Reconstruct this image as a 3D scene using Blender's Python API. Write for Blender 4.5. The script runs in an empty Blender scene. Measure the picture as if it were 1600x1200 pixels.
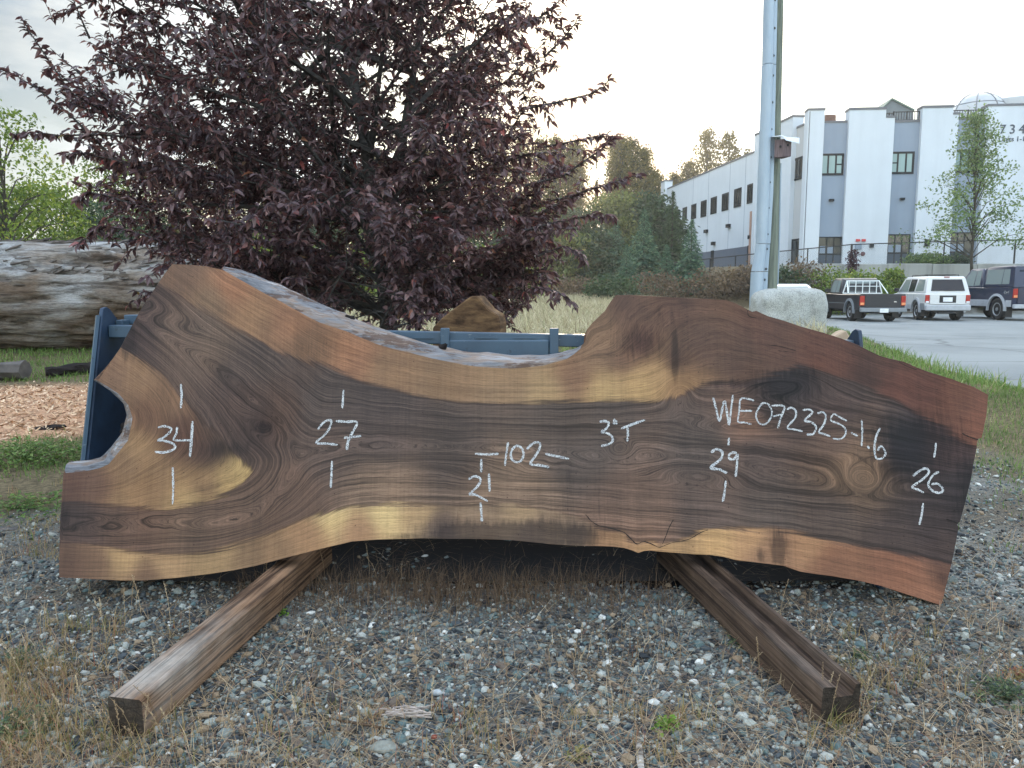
import bpy, bmesh, math, random
import numpy as np
from mathutils import Vector, Matrix, geometry
random.seed(7); rng = np.random.default_rng(7)
R = math.radians
scene = bpy.context.scene
col = scene.collection

# ------------------------------------------------------------------ camera
F = 1200.0; PITCH = R(6.9); CAMZ = 1.05
cam_d = bpy.data.cameras.new('camera'); cam = bpy.data.objects.new('camera', cam_d); col.objects.link(cam)
cam_d.sensor_width = 36; cam_d.lens = 27.0; cam_d.clip_start = .05; cam_d.clip_end = 3000
cam.location = (0, 0, CAMZ); cam.rotation_euler = (R(90) - PITCH, 0, 0)
scene.camera = cam

# ------------------------------------------------------------------ sky and sun
SUN_AZ = R(6.3); SUN_EL = R(8.4)
world = bpy.data.worlds.new('World'); scene.world = world; world.use_nodes = True
wn = world.node_tree; wn.nodes.clear()
def N(nt, t, **k):
    n = nt.nodes.new(t)
    for a, b in k.items(): setattr(n, a, b)
    return n
w_out = N(wn, 'ShaderNodeOutputWorld'); w_bg = N(wn, 'ShaderNodeBackground')
sky = N(wn, 'ShaderNodeTexSky', sky_type='NISHITA', sun_disc=False, sun_elevation=SUN_EL, sun_rotation=SUN_AZ,
        altitude=50, air_density=1.0, dust_density=2.0, ozone_density=1.0)
SKY_K = .12; FRONT_K = .60; BACK_K = 4.6; TOP_K = 9.5
w_bg.inputs['Strength'].default_value = SKY_K
tc = N(wn, 'ShaderNodeTexCoord')
# thin evening cloud in the sky
mp = N(wn, 'ShaderNodeMapping'); mp.inputs['Scale'].default_value = (1.3, 1.3, 4.2); mp.inputs['Location'].default_value = (.35, .2, .12)
nz = N(wn, 'ShaderNodeTexNoise'); nz.inputs['Scale'].default_value = 2.1; nz.inputs['Detail'].default_value = 9; nz.inputs['Roughness'].default_value = .58
wn.links.new(tc.outputs['Generated'], mp.inputs['Vector']); wn.links.new(mp.outputs[0], nz.inputs['Vector'])
cr = N(wn, 'ShaderNodeValToRGB'); cr.color_ramp.elements[0].position = .48; cr.color_ramp.elements[1].position = .60
wn.links.new(nz.outputs['Fac'], cr.inputs['Fac'])
# brighter, whiter air (thin veil of cloud) all over
hs = N(wn, 'ShaderNodeHueSaturation'); hs.inputs['Saturation'].default_value = 1.0
wn.links.new(sky.outputs[0], hs.inputs['Color'])
lum = N(wn, 'ShaderNodeRGBToBW'); wn.links.new(sky.outputs[0], lum.inputs[0])
cm = N(wn, 'ShaderNodeMath', operation='MULTIPLY_ADD'); cm.inputs[1].default_value = 1.25; cm.inputs[2].default_value = 1.1
wn.links.new(lum.outputs[0], cm.inputs[0])
cc = N(wn, 'ShaderNodeCombineColor')
for i, k in enumerate((1.22, 1.08, .90)):
    m_ = N(wn, 'ShaderNodeMath', operation='MULTIPLY'); m_.inputs[1].default_value = k
    wn.links.new(cm.outputs[0], m_.inputs[0]); wn.links.new(m_.outputs[0], cc.inputs[i])
mx = N(wn, 'ShaderNodeMix', data_type='RGBA')
wn.links.new(cr.outputs[0], mx.inputs['Factor']); wn.links.new(hs.outputs[0], mx.inputs['A']); wn.links.new(cc.outputs[0], mx.inputs['B'])
# the sun's own glow
sd_ = Vector((math.sin(SUN_AZ)*math.cos(SUN_EL), math.cos(SUN_AZ)*math.cos(SUN_EL), math.sin(SUN_EL)))
dp = N(wn, 'ShaderNodeVectorMath', operation='DOT_PRODUCT'); dp.inputs[1].default_value = sd_
nv = N(wn, 'ShaderNodeVectorMath', operation='NORMALIZE'); wn.links.new(tc.outputs['Generated'], nv.inputs[0]); wn.links.new(nv.outputs[0], dp.inputs[0])
def wpow(e, k):
    a = N(wn, 'ShaderNodeMath', operation='MAXIMUM'); a.inputs[1].default_value = 0
    wn.links.new(dp.outputs['Value'], a.inputs[0])
    b = N(wn, 'ShaderNodeMath', operation='POWER'); b.inputs[1].default_value = e
    wn.links.new(a.outputs[0], b.inputs[0])
    c = N(wn, 'ShaderNodeMath', operation='MULTIPLY'); c.inputs[1].default_value = k
    wn.links.new(b.outputs[0], c.inputs[0]); return c
g1 = wpow(45000, 500); g2 = wpow(1500, 5); g3 = wpow(13, 14.0)
ga = N(wn, 'ShaderNodeMath', operation='ADD'); wn.links.new(g1.outputs[0], ga.inputs[0]); wn.links.new(g2.outputs[0], ga.inputs[1])
gc = N(wn, 'ShaderNodeMix', data_type='RGBA', blend_type='ADD'); gc.inputs['Factor'].default_value = 1
vm = N(wn, 'ShaderNodeVectorMath', operation='SCALE'); vm.inputs[0].default_value = (1.0, .78, .50)
wn.links.new(ga.outputs[0], vm.inputs['Scale'])
vm3 = N(wn, 'ShaderNodeVectorMath', operation='SCALE'); vm3.inputs[0].default_value = (1.18, .98, .76)
wn.links.new(g3.outputs[0], vm3.inputs['Scale'])
va = N(wn, 'ShaderNodeVectorMath', operation='ADD'); wn.links.new(vm.outputs[0], va.inputs[0]); wn.links.new(vm3.outputs[0], va.inputs[1])
wn.links.new(mx.outputs['Result'], gc.inputs['A']); wn.links.new(vm3.outputs[0], gc.inputs['B'])
gf = wpow(48, .96); gy = N(wn, 'ShaderNodeMix', data_type='RGBA'); gy.inputs['B'].default_value = (17, 9.2, 4.4, 1)
wn.links.new(gf.outputs[0], gy.inputs['Factor']); wn.links.new(gc.outputs['Result'], gy.inputs['A'])
gz_ = N(wn, 'ShaderNodeMix', data_type='RGBA', blend_type='ADD'); gz_.inputs['Factor'].default_value = 1; wn.links.new(gy.outputs['Result'], gz_.inputs['A']); wn.links.new(vm.outputs[0], gz_.inputs['B'])
gc = gz_
# the sky away from the setting sun: unseen part overhead and behind the camera, boosted as added fill for the yard
fr = N(wn, 'ShaderNodeSeparateXYZ'); wn.links.new(nv.outputs[0], fr.inputs[0])
mr = N(wn, 'ShaderNodeMapRange', interpolation_type='SMOOTHSTEP')
for k_, v_ in zip(('From Min', 'From Max', 'To Min', 'To Max'), (.72, .25, 0, 1)): mr.inputs[k_].default_value = v_
wn.links.new(fr.outputs[1], mr.inputs['Value'])
zr = N(wn, 'ShaderNodeMapRange', interpolation_type='SMOOTHSTEP')
for k_, v_ in zip(('From Min', 'From Max', 'To Min', 'To Max'), (.25, .85, 0, 1)): zr.inputs[k_].default_value = v_
wn.links.new(fr.outputs[2], zr.inputs['Value'])
t1 = N(wn, 'ShaderNodeMix', data_type='RGBA'); t1.inputs['A'].default_value = (FRONT_K*.80, FRONT_K*1.0, FRONT_K*1.27, 1); t1.inputs['B'].default_value = tuple(BACK_K*k for k in (.91, .97, 1.03))+(1,); wn.links.new(mr.outputs[0], t1.inputs['Factor'])
t2 = N(wn, 'ShaderNodeMix', data_type='RGBA'); t2.inputs['B'].default_value = tuple(TOP_K*k for k in (.90, .98, 1.06))+(1,); wn.links.new(zr.outputs[0], t2.inputs['Factor']); wn.links.new(t1.outputs['Result'], t2.inputs['A'])
sc2 = N(wn, 'ShaderNodeVectorMath', operation='MULTIPLY'); wn.links.new(gc.outputs['Result'], sc2.inputs[0]); wn.links.new(t2.outputs['Result'], sc2.inputs[1])
wn.links.new(sc2.outputs[0], w_bg.inputs['Color']); wn.links.new(w_bg.outputs[0], w_out.inputs['Surface'])
sl = bpy.data.lights.new('sun', 'SUN'); sl.energy = 3.5; sl.angle = R(.6); sl.color = (1, .82, .6)
so = bpy.data.objects.new('sun', sl); col.objects.link(so)
so.rotation_euler = (-sd_).to_track_quat('-Z', 'Y').to_euler(); so.location = (20, 150, 40)
scene.view_settings.view_transform = 'Standard'; scene.view_settings.look = 'None'
scene.view_settings.exposure = 0.36; scene.view_settings.gamma = 1
scene.cycles.max_bounces = 6; scene.cycles.transparent_max_bounces = 8; scene.cycles.sample_clamp_indirect = 6

# ------------------------------------------------------------------ picking points by view ray, for measuring the place
_cp, _sp = math.cos(PITCH), math.sin(PITCH)
def ray(px, py):
    a = (px-800)/F; b = (600-py)/F
    return Vector((a, _cp + b*_sp, -_sp + b*_cp))
CO = Vector((0, 0, CAMZ))
def PY(px, py, Y): d = ray(px, py); return CO + d*(Y/d.y)
def PZ(px, py, z): d = ray(px, py); return CO + d*((z-CAMZ)/d.z)
def PX(px, py, X): d = ray(px, py); return CO + d*(X/d.x)
def PP(px, py, p0, n): d = ray(px, py); return CO + d*((p0-CO).dot(n)/d.dot(n))

# ------------------------------------------------------------------ mesh helpers
def tag(o, label=None, cat=None, group=None, kind=None):
    if label: o['label'] = label
    if cat: o['category'] = cat
    if group: o['group'] = group
    if kind: o['kind'] = kind
    return o
WM = {}
def thing(name, label, cat, loc, rz=0, group=None):
    o = bpy.data.objects.new(name, None); col.objects.link(o); o.empty_display_size = .2
    o.location = loc; o.rotation_euler = (0, 0, rz)
    WM[o.name] = Matrix.Translation(Vector(loc)) @ Matrix.Rotation(rz, 4, 'Z')
    return tag(o, label, cat, group)
def link(name, me, mat=None, parent=None, loc=None):
    o = bpy.data.objects.new(name, me); col.objects.link(o)
    if mat is not None:
        for m in (mat if isinstance(mat, (list, tuple)) else [mat]): me.materials.append(m.m if isinstance(m, MT) else m)
    if parent is not None:
        o.parent = parent; WM[o.name] = WM[parent.name]
    else:
        o.location = loc or (0, 0, 0); WM[o.name] = Matrix.Translation(Vector(loc or (0, 0, 0)))
    return o
def npobj(name, V, Fc, mat=None, parent=None, loc=None, attrs=None, smooth=False, local=False, cattrs=None):
    V = np.asarray(V, dtype=np.float64); Fc = np.asarray(Fc, dtype=np.int32)
    if not local:
        if parent is not None:
            M = np.array(WM[parent.name].inverted()); V = V @ M[:3, :3].T + M[:3, 3]
        elif loc is not None: V = V - np.array(loc)
    me = bpy.data.meshes.new(name); n, k = Fc.shape
    me.vertices.add(len(V)); me.vertices.foreach_set('co', V.astype(np.float32).ravel())
    me.loops.add(n*k); me.loops.foreach_set('vertex_index', Fc.ravel())
    me.polygons.add(n); me.polygons.foreach_set('loop_start', np.arange(n, dtype=np.int32)*k)
    me.polygons.foreach_set('use_smooth', np.full(n, smooth))
    for a, v in (attrs or {}).items():
        at = me.attributes.new(a, 'FLOAT', 'POINT'); at.data.foreach_set('value', np.asarray(v, dtype=np.float32))
    for a, v in (cattrs or {}).items():
        at = me.attributes.new(a, 'FLOAT_COLOR', 'POINT'); v = np.asarray(v, dtype=np.float32)
        at.data.foreach_set('color', np.hstack([v, np.ones((len(v), 1), np.float32)]).ravel())
    me.update(calc_edges=True)
    return link(name, me, mat, parent, loc)

class MB:
    def __init__(s): s.v = []; s.f = []; s.m = []
    def add(s, vs, fs, mi=0):
        b = len(s.v); s.v += [tuple(v) for v in vs]; s.f += [tuple(i+b for i in f) for f in fs]; s.m += [mi]*len(fs); return s
    def box(s, c, size, M=None, mi=0):
        x, y, z = [k/2 for k in size]; c = Vector(c)
        vs = [Vector((a*x, b*y, d*z)) for a in (-1, 1) for b in (-1, 1) for d in (-1, 1)]
        vs = [(M @ v if M else v)+c for v in vs]
        return s.add(vs, [(0,1,3,2),(4,6,7,5),(0,4,5,1),(2,3,7,6),(0,2,6,4),(1,5,7,3)], mi)
    def b2(s, p, q, mi=0):
        return s.box([(a+b)/2 for a, b in zip(p, q)], [abs(a-b) for a, b in zip(p, q)], None, mi)
    def tube(s, pts, rad, n=8, cap=True, mi=0):
        pts = [Vector(p) for p in pts]; rs = rad if isinstance(rad, (list, tuple)) else [rad]*len(pts)
        b = len(s.v); prev = None
        for i, p in enumerate(pts):
            t = (pts[min(i+1, len(pts)-1)]-pts[max(i-1, 0)]).normalized()
            if prev is None:
                a = Vector((0, 0, 1)) if abs(t.z) < .9 else Vector((1, 0, 0)); u = t.cross(a).normalized()
            else: u = (prev - t*prev.dot(t)).normalized()
            prev = u; w = t.cross(u)
            for k in range(n):
                an = 2*math.pi*k/n; s.v.append(tuple(p+(u*math.cos(an)+w*math.sin(an))*rs[i]))
        for i in range(len(pts)-1):
            for k in range(n):
                s.f.append((b+i*n+k, b+i*n+(k+1) % n, b+(i+1)*n+(k+1) % n, b+(i+1)*n+k)); s.m.append(mi)
        if cap:
            s.f.append(tuple(b+k for k in range(n))[::-1]); s.f.append(tuple(b+(len(pts)-1)*n+k for k in range(n))); s.m += [mi, mi]
        return s
    def prism(s, poly, vec, mi=0):
        n = len(poly); vec = Vector(vec); a = [Vector(p) for p in poly]; b = [p+vec for p in a]
        return s.add(a+b, [tuple(range(n))[::-1], tuple(range(n, 2*n))]+[(i, (i+1) % n, n+(i+1) % n, n+i) for i in range(n)], mi)
    def loft(s, rings, closed=True, cap=True, mi=0):
        b = len(s.v); n = len(rings[0])
        for r in rings: s.v += [tuple(p) for p in r]
        for i in range(len(rings)-1):
            for k in range(n if closed else n-1):
                s.f.append((b+i*n+k, b+i*n+(k+1) % n, b+(i+1)*n+(k+1) % n, b+(i+1)*n+k)); s.m.append(mi)
        if cap:
            s.f.append(tuple(b+k for k in range(n))[::-1]); s.f.append(tuple(b+(len(rings)-1)*n+k for k in range(n))); s.m += [mi, mi]
        return s
    def lathe(s, c, ax, prof, n=20, mi=0):   # prof: (dist along axis, radius)
        c = Vector(c); ax = Vector(ax).normalized(); u = ax.orthogonal().normalized(); w = ax.cross(u)
        return s.loft([[c+ax*d+(u*math.cos(2*math.pi*k/n)+w*math.sin(2*math.pi*k/n))*r for k in range(n)] for d, r in prof], mi=mi)
    def build(s, name, mat, parent=None, loc=None, bevel=0, smooth=False, local=False, seg=1):
        V = [Vector(v) for v in s.v]
        if not local:
            if parent is not None:
                M = WM[parent.name].inverted(); V = [M @ v for v in V]
            elif loc is not None: V = [v-Vector(loc) for v in V]
        me = bpy.data.meshes.new(name); me.from_pydata([tuple(v) for v in V], [], s.f)
        for p, m in zip(me.polygons, s.m): p.material_index = m
        bm = bmesh.new(); bm.from_mesh(me)
        bmesh.ops.recalc_face_normals(bm, faces=bm.faces)
        if bevel:
            es = [e for e in bm.edges if len(e.link_faces) == 2 and e.calc_face_angle(0) > .5]
            bmesh.ops.bevel(bm, geom=es, offset=bevel, segments=seg, affect='EDGES', profile=.6, clamp_overlap=True)
        bm.to_mesh(me); bm.free()
        if smooth:
            me.polygons.foreach_set('use_smooth', [True]*len(me.polygons)); me.set_sharp_from_angle(angle=R(40))
        return link(name, me, mat, parent, loc)

# ------------------------------------------------------------------ material helpers
def s2l(c):
    c = c/255.0
    return c/12.92 if c <= .04045 else ((c+.055)/1.055)**2.4
def C(r, g, b, k=1.0): return tuple(min(.9, s2l(x)*k) for x in (r, g, b))+(1,)
class MT:
    """small node-graph writer"""
    def __init__(s, name, rough=.7, spec=.3, metallic=0):
        s.m = bpy.data.materials.new(name); s.m.use_nodes = True; s.nt = s.m.node_tree; s.nt.nodes.clear()
        s.out = N(s.nt, 'ShaderNodeOutputMaterial'); s.p = N(s.nt, 'ShaderNodeBsdfPrincipled')
        s.nt.links.new(s.p.outputs[0], s.out.inputs['Surface'])
        s.p.inputs['Roughness'].default_value = rough; s.p.inputs['Metallic'].default_value = metallic
        s.p.inputs['Specular IOR Level'].default_value = spec
    def L(s, a, b): s.nt.links.new(a, b)
    def coord(s, which='Object', scale=(1,1,1), loc=(0,0,0), rot=(0,0,0)):
        t = N(s.nt, 'ShaderNodeTexCoord'); m = N(s.nt, 'ShaderNodeMapping')
        m.inputs['Scale'].default_value = scale; m.inputs['Location'].default_value = loc; m.inputs['Rotation'].default_value = rot
        s.L(t.outputs[which], m.inputs[0]); return m.outputs[0]
    def pos(s, scale=(1,1,1)):
        g = N(s.nt, 'ShaderNodeNewGeometry'); m = N(s.nt, 'ShaderNodeMapping'); m.inputs['Scale'].default_value = scale
        s.L(g.outputs['Position'], m.inputs[0]); return m.outputs[0]
    def noise(s, vec, scale=5, detail=4, rough=.55, dist=0, out='Fac'):
        n = N(s.nt, 'ShaderNodeTexNoise'); n.inputs['Scale'].default_value = scale; n.inputs['Detail'].default_value = detail
        n.inputs['Roughness'].default_value = rough; n.inputs['Distortion'].default_value = dist
        s.L(vec, n.inputs['Vector']); return n.outputs[out]
    def voro(s, vec, scale=5, feature='F1', out='Distance', rnd=1):
        n = N(s.nt, 'ShaderNodeTexVoronoi', feature=feature); n.inputs['Scale'].default_value = scale; n.inputs['Randomness'].default_value = rnd
        s.L(vec, n.inputs['Vector']); return n.outputs[out]
    def ramp(s, fac, stops, interp='LINEAR'):
        r = N(s.nt, 'ShaderNodeValToRGB'); r.color_ramp.interpolation = interp; e = r.color_ramp.elements
        while len(e) < len(stops): e.new(.5)
        for i, (p, c) in enumerate(stops):
            e[i].position = p; e[i].color = c if isinstance(c, tuple) else (c, c, c, 1)
        s.L(fac, r.inputs[0]); return r.outputs[0]
    def mix(s, fac, a, b, blend='MIX'):
        m = N(s.nt, 'ShaderNodeMix', data_type='RGBA', blend_type=blend)
        for k, v in (('Factor', fac), ('A', a), ('B', b)):
            if isinstance(v, (int, float)): m.inputs[k].default_value = v if k == 'Factor' else (v, v, v, 1)
            elif isinstance(v, tuple): m.inputs[k].default_value = v
            else: s.L(v, m.inputs[k])
        return m.outputs['Result']
    def math(s, op, a, b=0.0, c=None, clamp=False):
        m = N(s.nt, 'ShaderNodeMath', operation=op); m.use_clamp = clamp
        for i, v in enumerate([a, b] if c is None else [a, b, c]):
            if isinstance(v, (int, float)): m.inputs[i].default_value = v
            else: s.L(v, m.inputs[i])
        return m.outputs[0]
    def cracks(s, which, scale, thin=.03, dist=.35):
        v = s.coord(which, scale); n = s.noise(v, .8, 4, .6, out='Color'); v2 = s.mix(dist, v, n)
        return s.ramp(s.voro(v2, 1, 'DISTANCE_TO_EDGE'), [(0, 0.0), (thin, .35), (thin*2.4, 1.0)])
    def attr(s, name, out='Fac'):
        a = N(s.nt, 'ShaderNodeAttribute'); a.attribute_name = name; return a.outputs[out]
    def vec(s, x, y, z):
        c = N(s.nt, 'ShaderNodeCombineXYZ')
        for i, v in enumerate((x, y, z)):
            if isinstance(v, (int, float)): c.inputs[i].default_value = v
            else: s.L(v, c.inputs[i])
        return c.outputs[0]
    def sep(s, v):
        c = N(s.nt, 'ShaderNodeSeparateXYZ'); s.L(v, c.inputs[0]); return c.outputs
    def color(s, c):
        if isinstance(c, tuple): s.p.inputs['Base Color'].default_value = c
        else: s.L(c, s.p.inputs['Base Color'])
        return s
    def rough(s, r): s.L(r, s.p.inputs['Roughness']); return s
    def bump(s, h, strength=.5, dist=.01):
        b = N(s.nt, 'ShaderNodeBump'); b.inputs['Strength'].default_value = strength; b.inputs['Distance'].default_value = dist
        s.L(h, b.inputs['Height']); s.L(b.outputs[0], s.p.inputs['Normal']); return s
    def translucent(s, colr, fac):
        t = N(s.nt, 'ShaderNodeBsdfTranslucent'); m = N(s.nt, 'ShaderNodeMixShader'); m.inputs[0].default_value = fac
        if isinstance(colr, tuple): t.inputs[0].default_value = colr
        else: s.L(colr, t.inputs[0])
        s.L(s.p.outputs[0], m.inputs[1]); s.L(t.outputs[0], m.inputs[2]); s.L(m.outputs[0], s.out.inputs['Surface']); return s
def paint(name, c, rough=.5, spec=.4, var=.12, scale=6, metallic=0, bump=0):
    """painted or plain surface with slight uneven wear"""
    m = MT(name, rough, spec, metallic); v = m.coord(scale=(1, 1, 1))
    n = m.noise(v, scale, 6, .6)
    lo = tuple(x*(1-var) for x in c[:3])+(1,); hi = tuple(min(1, x*(1+var)) for x in c[:3])+(1,)
    m.color(m.ramp(n, [(.3, lo), (.7, hi)])); m.rough(m.ramp(n, [(.3, rough*.85), (.75, min(1, rough*1.2))]))
    if bump: m.bump(m.noise(v, scale*12, 3), bump, .004)
    return m.m

# ------------------------------------------------------------------ terrain
def sst(a, b, x): t = np.clip((x-a)/(b-a), 0, 1); return t*t*(3-2*t)
def edge_x(y): return np.interp(y, [-50, 5, 8, 10, 13, 18, 23, 30, 37, 45], [5.2, 5.2, 5.35, 5.75, 6.7, 8.2, 9.6, 11.2, 12.2, 13])
def vnoise(x, y, s=1.0, seed=0):
    r = np.random.default_rng(seed); out = np.zeros_like(x, dtype=float)
    for i in range(6):
        a = r.uniform(0, 6.283); f = s*(1.0+.55*i); p = r.uniform(0, 6.283); q = r.uniform(0, 6.283)
        out = out+np.sin((x*math.cos(a)+y*math.sin(a))*f+p)*np.sin((y*math.cos(a)-x*math.sin(a))*f*.8+q)/(1+.4*i)
    return out/2.6
def Hn(x, y):
    x = np.asarray(x, float); y = np.asarray(y, float)
    h = .22*sst(8, 11, y)*sst(-2, -4, x)
    h = h+.65*sst(20, 46, y)*(1-sst(6, 10, x))
    e = edge_x(y)
    bank = .16*np.exp(-((x-(e-1.0))/.8)**2)*sst(4.5, 7, y)*(1-sst(18, 24, y))
    h = h+bank
    lot = sst(-.25, .15, x-e)
    h = h*(1-lot)+(-.10)*lot*(y < 60)
    h = h+1.65*sst(37.2, 42, y)*sst(7, 13, x)
    h = h+.95*sst(42.55, 42.75, y)*sst(9.5, 14, x)
    h = h+.95*sst(40, 52, y)*(1-sst(9.5, 14, x))*sst(2, 10, x)
    nearw = (1-lot)*(np.abs(x) < 60)
    h = h+nearw*(.012*vnoise(x, y, 2.3, 1)+.02*vnoise(x, y, .7, 2)*sst(3, 8, y)+.006*vnoise(x, y, 9, 3))
    h = h+.02*sst(1.9, 2.6, y)*(1-sst(3.5, 5, y))*(1-lot)
    return h
def H(x, y): return float(Hn(np.array([x]), np.array([y]))[0])
# ================================================================== the walnut slab
LEAN = R(15); SP0 = Vector((0, 2.45, .10)); SN = Vector((0, -math.cos(LEAN), math.sin(LEAN))); SU = Vector((0, math.sin(LEAN), math.cos(LEAN)))
THK = .085
G = .86   # photo colour -> surface colour
def slab2(px, py): p = PP(px, py, SP0, SN)-SP0; return (p.x, p.dot(SU))
def slab3(x, u, off=0.0): return SP0+Vector((x, 0, 0))+SU*u+SN*off
left_edge = [(150,905),(92,902),(93,850),(94,810),(97,775),(99,741)]
notch = [(103,739),(120,737.5),(140,735),(157,731),(170,725),(185,707),(200,688),(205,665),(207,652),(200,632),(185,615),(170,605),(153,595)]
notch_b = [(112,721),(125,720),(142,718.5),(158,715),(166,711),(178,696),(192,678),(199,660),(202,650),(198,633),(183,616),(169,606),(152,595)]
up_left = [(187,545),(204,513),(222,480),(237,458),(251,437),(260,424),(269,413)]
top = [(295,413.5),(320,416),(340,420)]
live = [(352,424),(375,437),(400,451),(418,461),(437,470),(452,479),(467,487),(483,496),(500,504),(520,511),(540,517),(558,525),(575,532),(587,537),(600,541),(618,546),(637,550),(655,555),(675,560),(700,565),(725,570),(742,572.5),(762,574),(780,575),(800,576),(825,574),(850,571),(868,566),(885,561),(897,553),(907,545)]
def live_up(x): return float(np.interp(x, [345,375,400,437,467,500,540,548,556,575,600,637,675,684,694,725,762,800,850,885,907], [3,16,21,25,29,30,27,31,26,26,26,23,21,26,20,21,23,21,16,12,3]))
rest = [(915,532),(917,515),(925,505),(945,486),(953,473),(962,461),(985,461),(1012,462.5),(1040,464),(1075,466),(1105,467),(1135,469),(1150,474),(1165,482),(1175,487),(1182,486),(1200,494),(1225,501),(1250,510),(1287,520),(1315,529),(1340,539),(1358,548),(1375,556),(1392,561),(1412,565),(1432,574),(1450,581),(1487,592),(1505,599),(1522,605),(1544,617),(1541,650),(1534,684),(1527,686),(1526,700),(1521,725),(1517,750),(1508,785),(1500,815),(1495,819),(1498,824),(1493,850),(1487,880),(1479,912),(1471,946)]
bottom = [(1437,935),(1400,923),(1375,915),(1340,907),(1300,900),(1275,897),(1250,893),(1225,884),(1200,881),(1175,878),(1150,875),(1130,870),(1110,867),(1085,866),(1060,864),(1032,862),(1015,860),(1006,861),(997,864),(988,860),(975,856),(955,854),(937,853),(912,853),(887,852),(860,850),(830,847),(800,844),(750,842),(700,842),(660,841),(625,842),(590,843),(550,846),(520,853),(487,861),(460,868),(437,874),(400,884),(365,891),(325,897),(275,903),(225,907),(190,907)]
front = left_edge+notch+up_left+top+live+rest+bottom
back = list(left_edge)+list(notch_b)+list(up_left)+list(top)+[(x, y-live_up(x)) for x, y in live]+list(rest)+list(bottom)
kind = ['e']*len(left_edge)+['l']*len(notch)+['e']*(len(up_left)+len(top))+['l']*len(live)+['e']*(len(rest)+len(bottom))
bot0 = len(front)-len(bottom)
f2 = [slab2(*p) for p in front]
def backpt(i):
    if kind[i] == 'l':
        p = PP(back[i][0], back[i][1], SP0-SN*THK, SN)-SP0; return (p.x, p.dot(SU))
    x, u = f2[i]
    return (x, u+(.012 if i >= bot0 else 0))
b2_ = [backpt(i) for i in range(len(front))]
# interior points
xs = [p[0] for p in f2]; us = [p[1] for p in f2]
poly = np.array(f2)
def inside(P, poly):
    x, y = P[:, 0], P[:, 1]; c = np.zeros(len(P), bool); n = len(poly); j = n-1
    for i in range(n):
        xi, yi = poly[i]; xj, yj = poly[j]
        k = ((yi > y) != (yj > y)) & (x < (xj-xi)*(y-yi)/(yj-yi+1e-12)+xi); c ^= k; j = i
    return c
def segdist(P, A, B):
    A = np.asarray(A, float); B = np.asarray(B, float); d = B-A; t = np.clip(((P-A) @ d)/(d @ d+1e-12), 0, 1)
    return np.linalg.norm(P-(A+t[:, None]*d), axis=1)
def polydist(P, pts, closed=False):
    pts = list(pts); m = np.full(len(P), 1e9)
    for i in range(len(pts)-(0 if closed else 1)): m = np.minimum(m, segdist(P, pts[i], pts[(i+1) % len(pts)]))
    return m
ST = .0105
gx, gu = np.meshgrid(np.arange(min(xs)+ST/2, max(xs), ST), np.arange(min(us)+ST/2, max(us), ST))
gp = np.stack([gx.ravel(), gu.ravel()], 1); gp = gp[inside(gp, poly)]; gp = gp[polydist(gp, f2, True) > ST*.45]
allp = [Vector(p) for p in f2]+[Vector(p) for p in gp.tolist()]
nf = len(f2)
cv, ce, cf, *_ = geometry.delaunay_2d_cdt(allp, [], [list(range(nf))], 1, 1e-6)
V2 = np.array([tuple(v) for v in cv]); Ff = [f for f in cf]
tri = np.array([f for f in Ff if len(f) == 3])
# sides
verts = [slab3(x, u) for x, u in V2.tolist()]
nfv = len(verts)
def lerp2(a, b, t): return (a[0]+(b[0]-a[0])*t, a[1]+(b[1]-a[1])*t)
rings = []
for t, s in ((0, 0), (.03, .15), (.12, .32), (.25, .50), (.4, .68), (.6, .85), (.8, .95), (1, 1)):
    ring = []
    for i in range(nf):
        s_ = s if kind[i] == 'l' else t
        x, u = lerp2(f2[i], b2_[i], s_)
        w = (.0022*math.sin(i*2.1+t*9)+random.uniform(-.0028, .0028)*(kind[i] == 'l')) if 0 < t < 1 else 0
        ring.append(slab3(x+w*.5, u+w, -THK*t+(random.uniform(-.003, .003) if 0 < t < 1 and kind[i] == 'l' else 0)))
    rings.append(ring)
sideV = [p for r in rings for p in r]
tris = tri.tolist(); sf = []
for k in range(len(rings)-1):
    for i in range(nf):
        j = (i+1) % nf; a = k*nf+i; b = k*nf+j; c = (k+1)*nf+j; d = (k+1)*nf+i
        sf += [(a, b, c), (a, c, d)]
backtri = geometry.tessellate_polygon([[Vector((x, u, 0)) for x, u in b2_]])
off = (len(rings)-1)*nf
sf += [(off+a, off+b, off+c) for a, b, c in backtri]

# --- growth field of the wood, laid out over the face in the slab's own plane (unit: photo-pixel lengths)
def face_px(V2):   # slab plane -> the unit used for the layout lists above
    P = np.array(SP0)+np.outer(V2[:, 0], (1, 0, 0))+np.outer(V2[:, 1], np.array(SU)); q = P-np.array(CO)
    dep = q[:, 1]*_cp-q[:, 2]*_sp; up = q[:, 1]*_sp+q[:, 2]*_cp
    return np.stack([800+F*q[:, 0]/dep, 600-F*up/dep], 1)
Q = face_px(V2)
skel = [[(1800,800),(1545,772),(1400,760),(1250,745),(1000,715),(760,702),(560,695),(470,712)], [(470,712),(430,660),(370,600),(300,545),(255,505),(190,455),(40,350)], [(470,712),(440,765),(390,800),(330,815),(200,822),(-100,812)]]
grow = [(-100,905),(92,905)]+[p for p in bottom[::-1]]+[(1471,946),(1800,1040),(1800,700),(1544,617)]+[p for p in rest[::-1] if p[0] < 1530 and p[1] < 615]+[p for p in live[::-1]]+[(330,405),(200,330),(60,250),(-100,430),(60,535),(153,595)]+[p for p in notch[::-1]]+[(99,741),(-100,748)]
gX, gY = np.meshgrid(np.arange(60, 1580, 5.0), np.arange(380, 980, 5.0)); gQ = np.stack([gX.ravel(), gY.ravel()], 1)
ds = np.full(len(gQ), 1e9)
for s_ in skel: ds = np.minimum(ds, polydist(gQ, s_))
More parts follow.
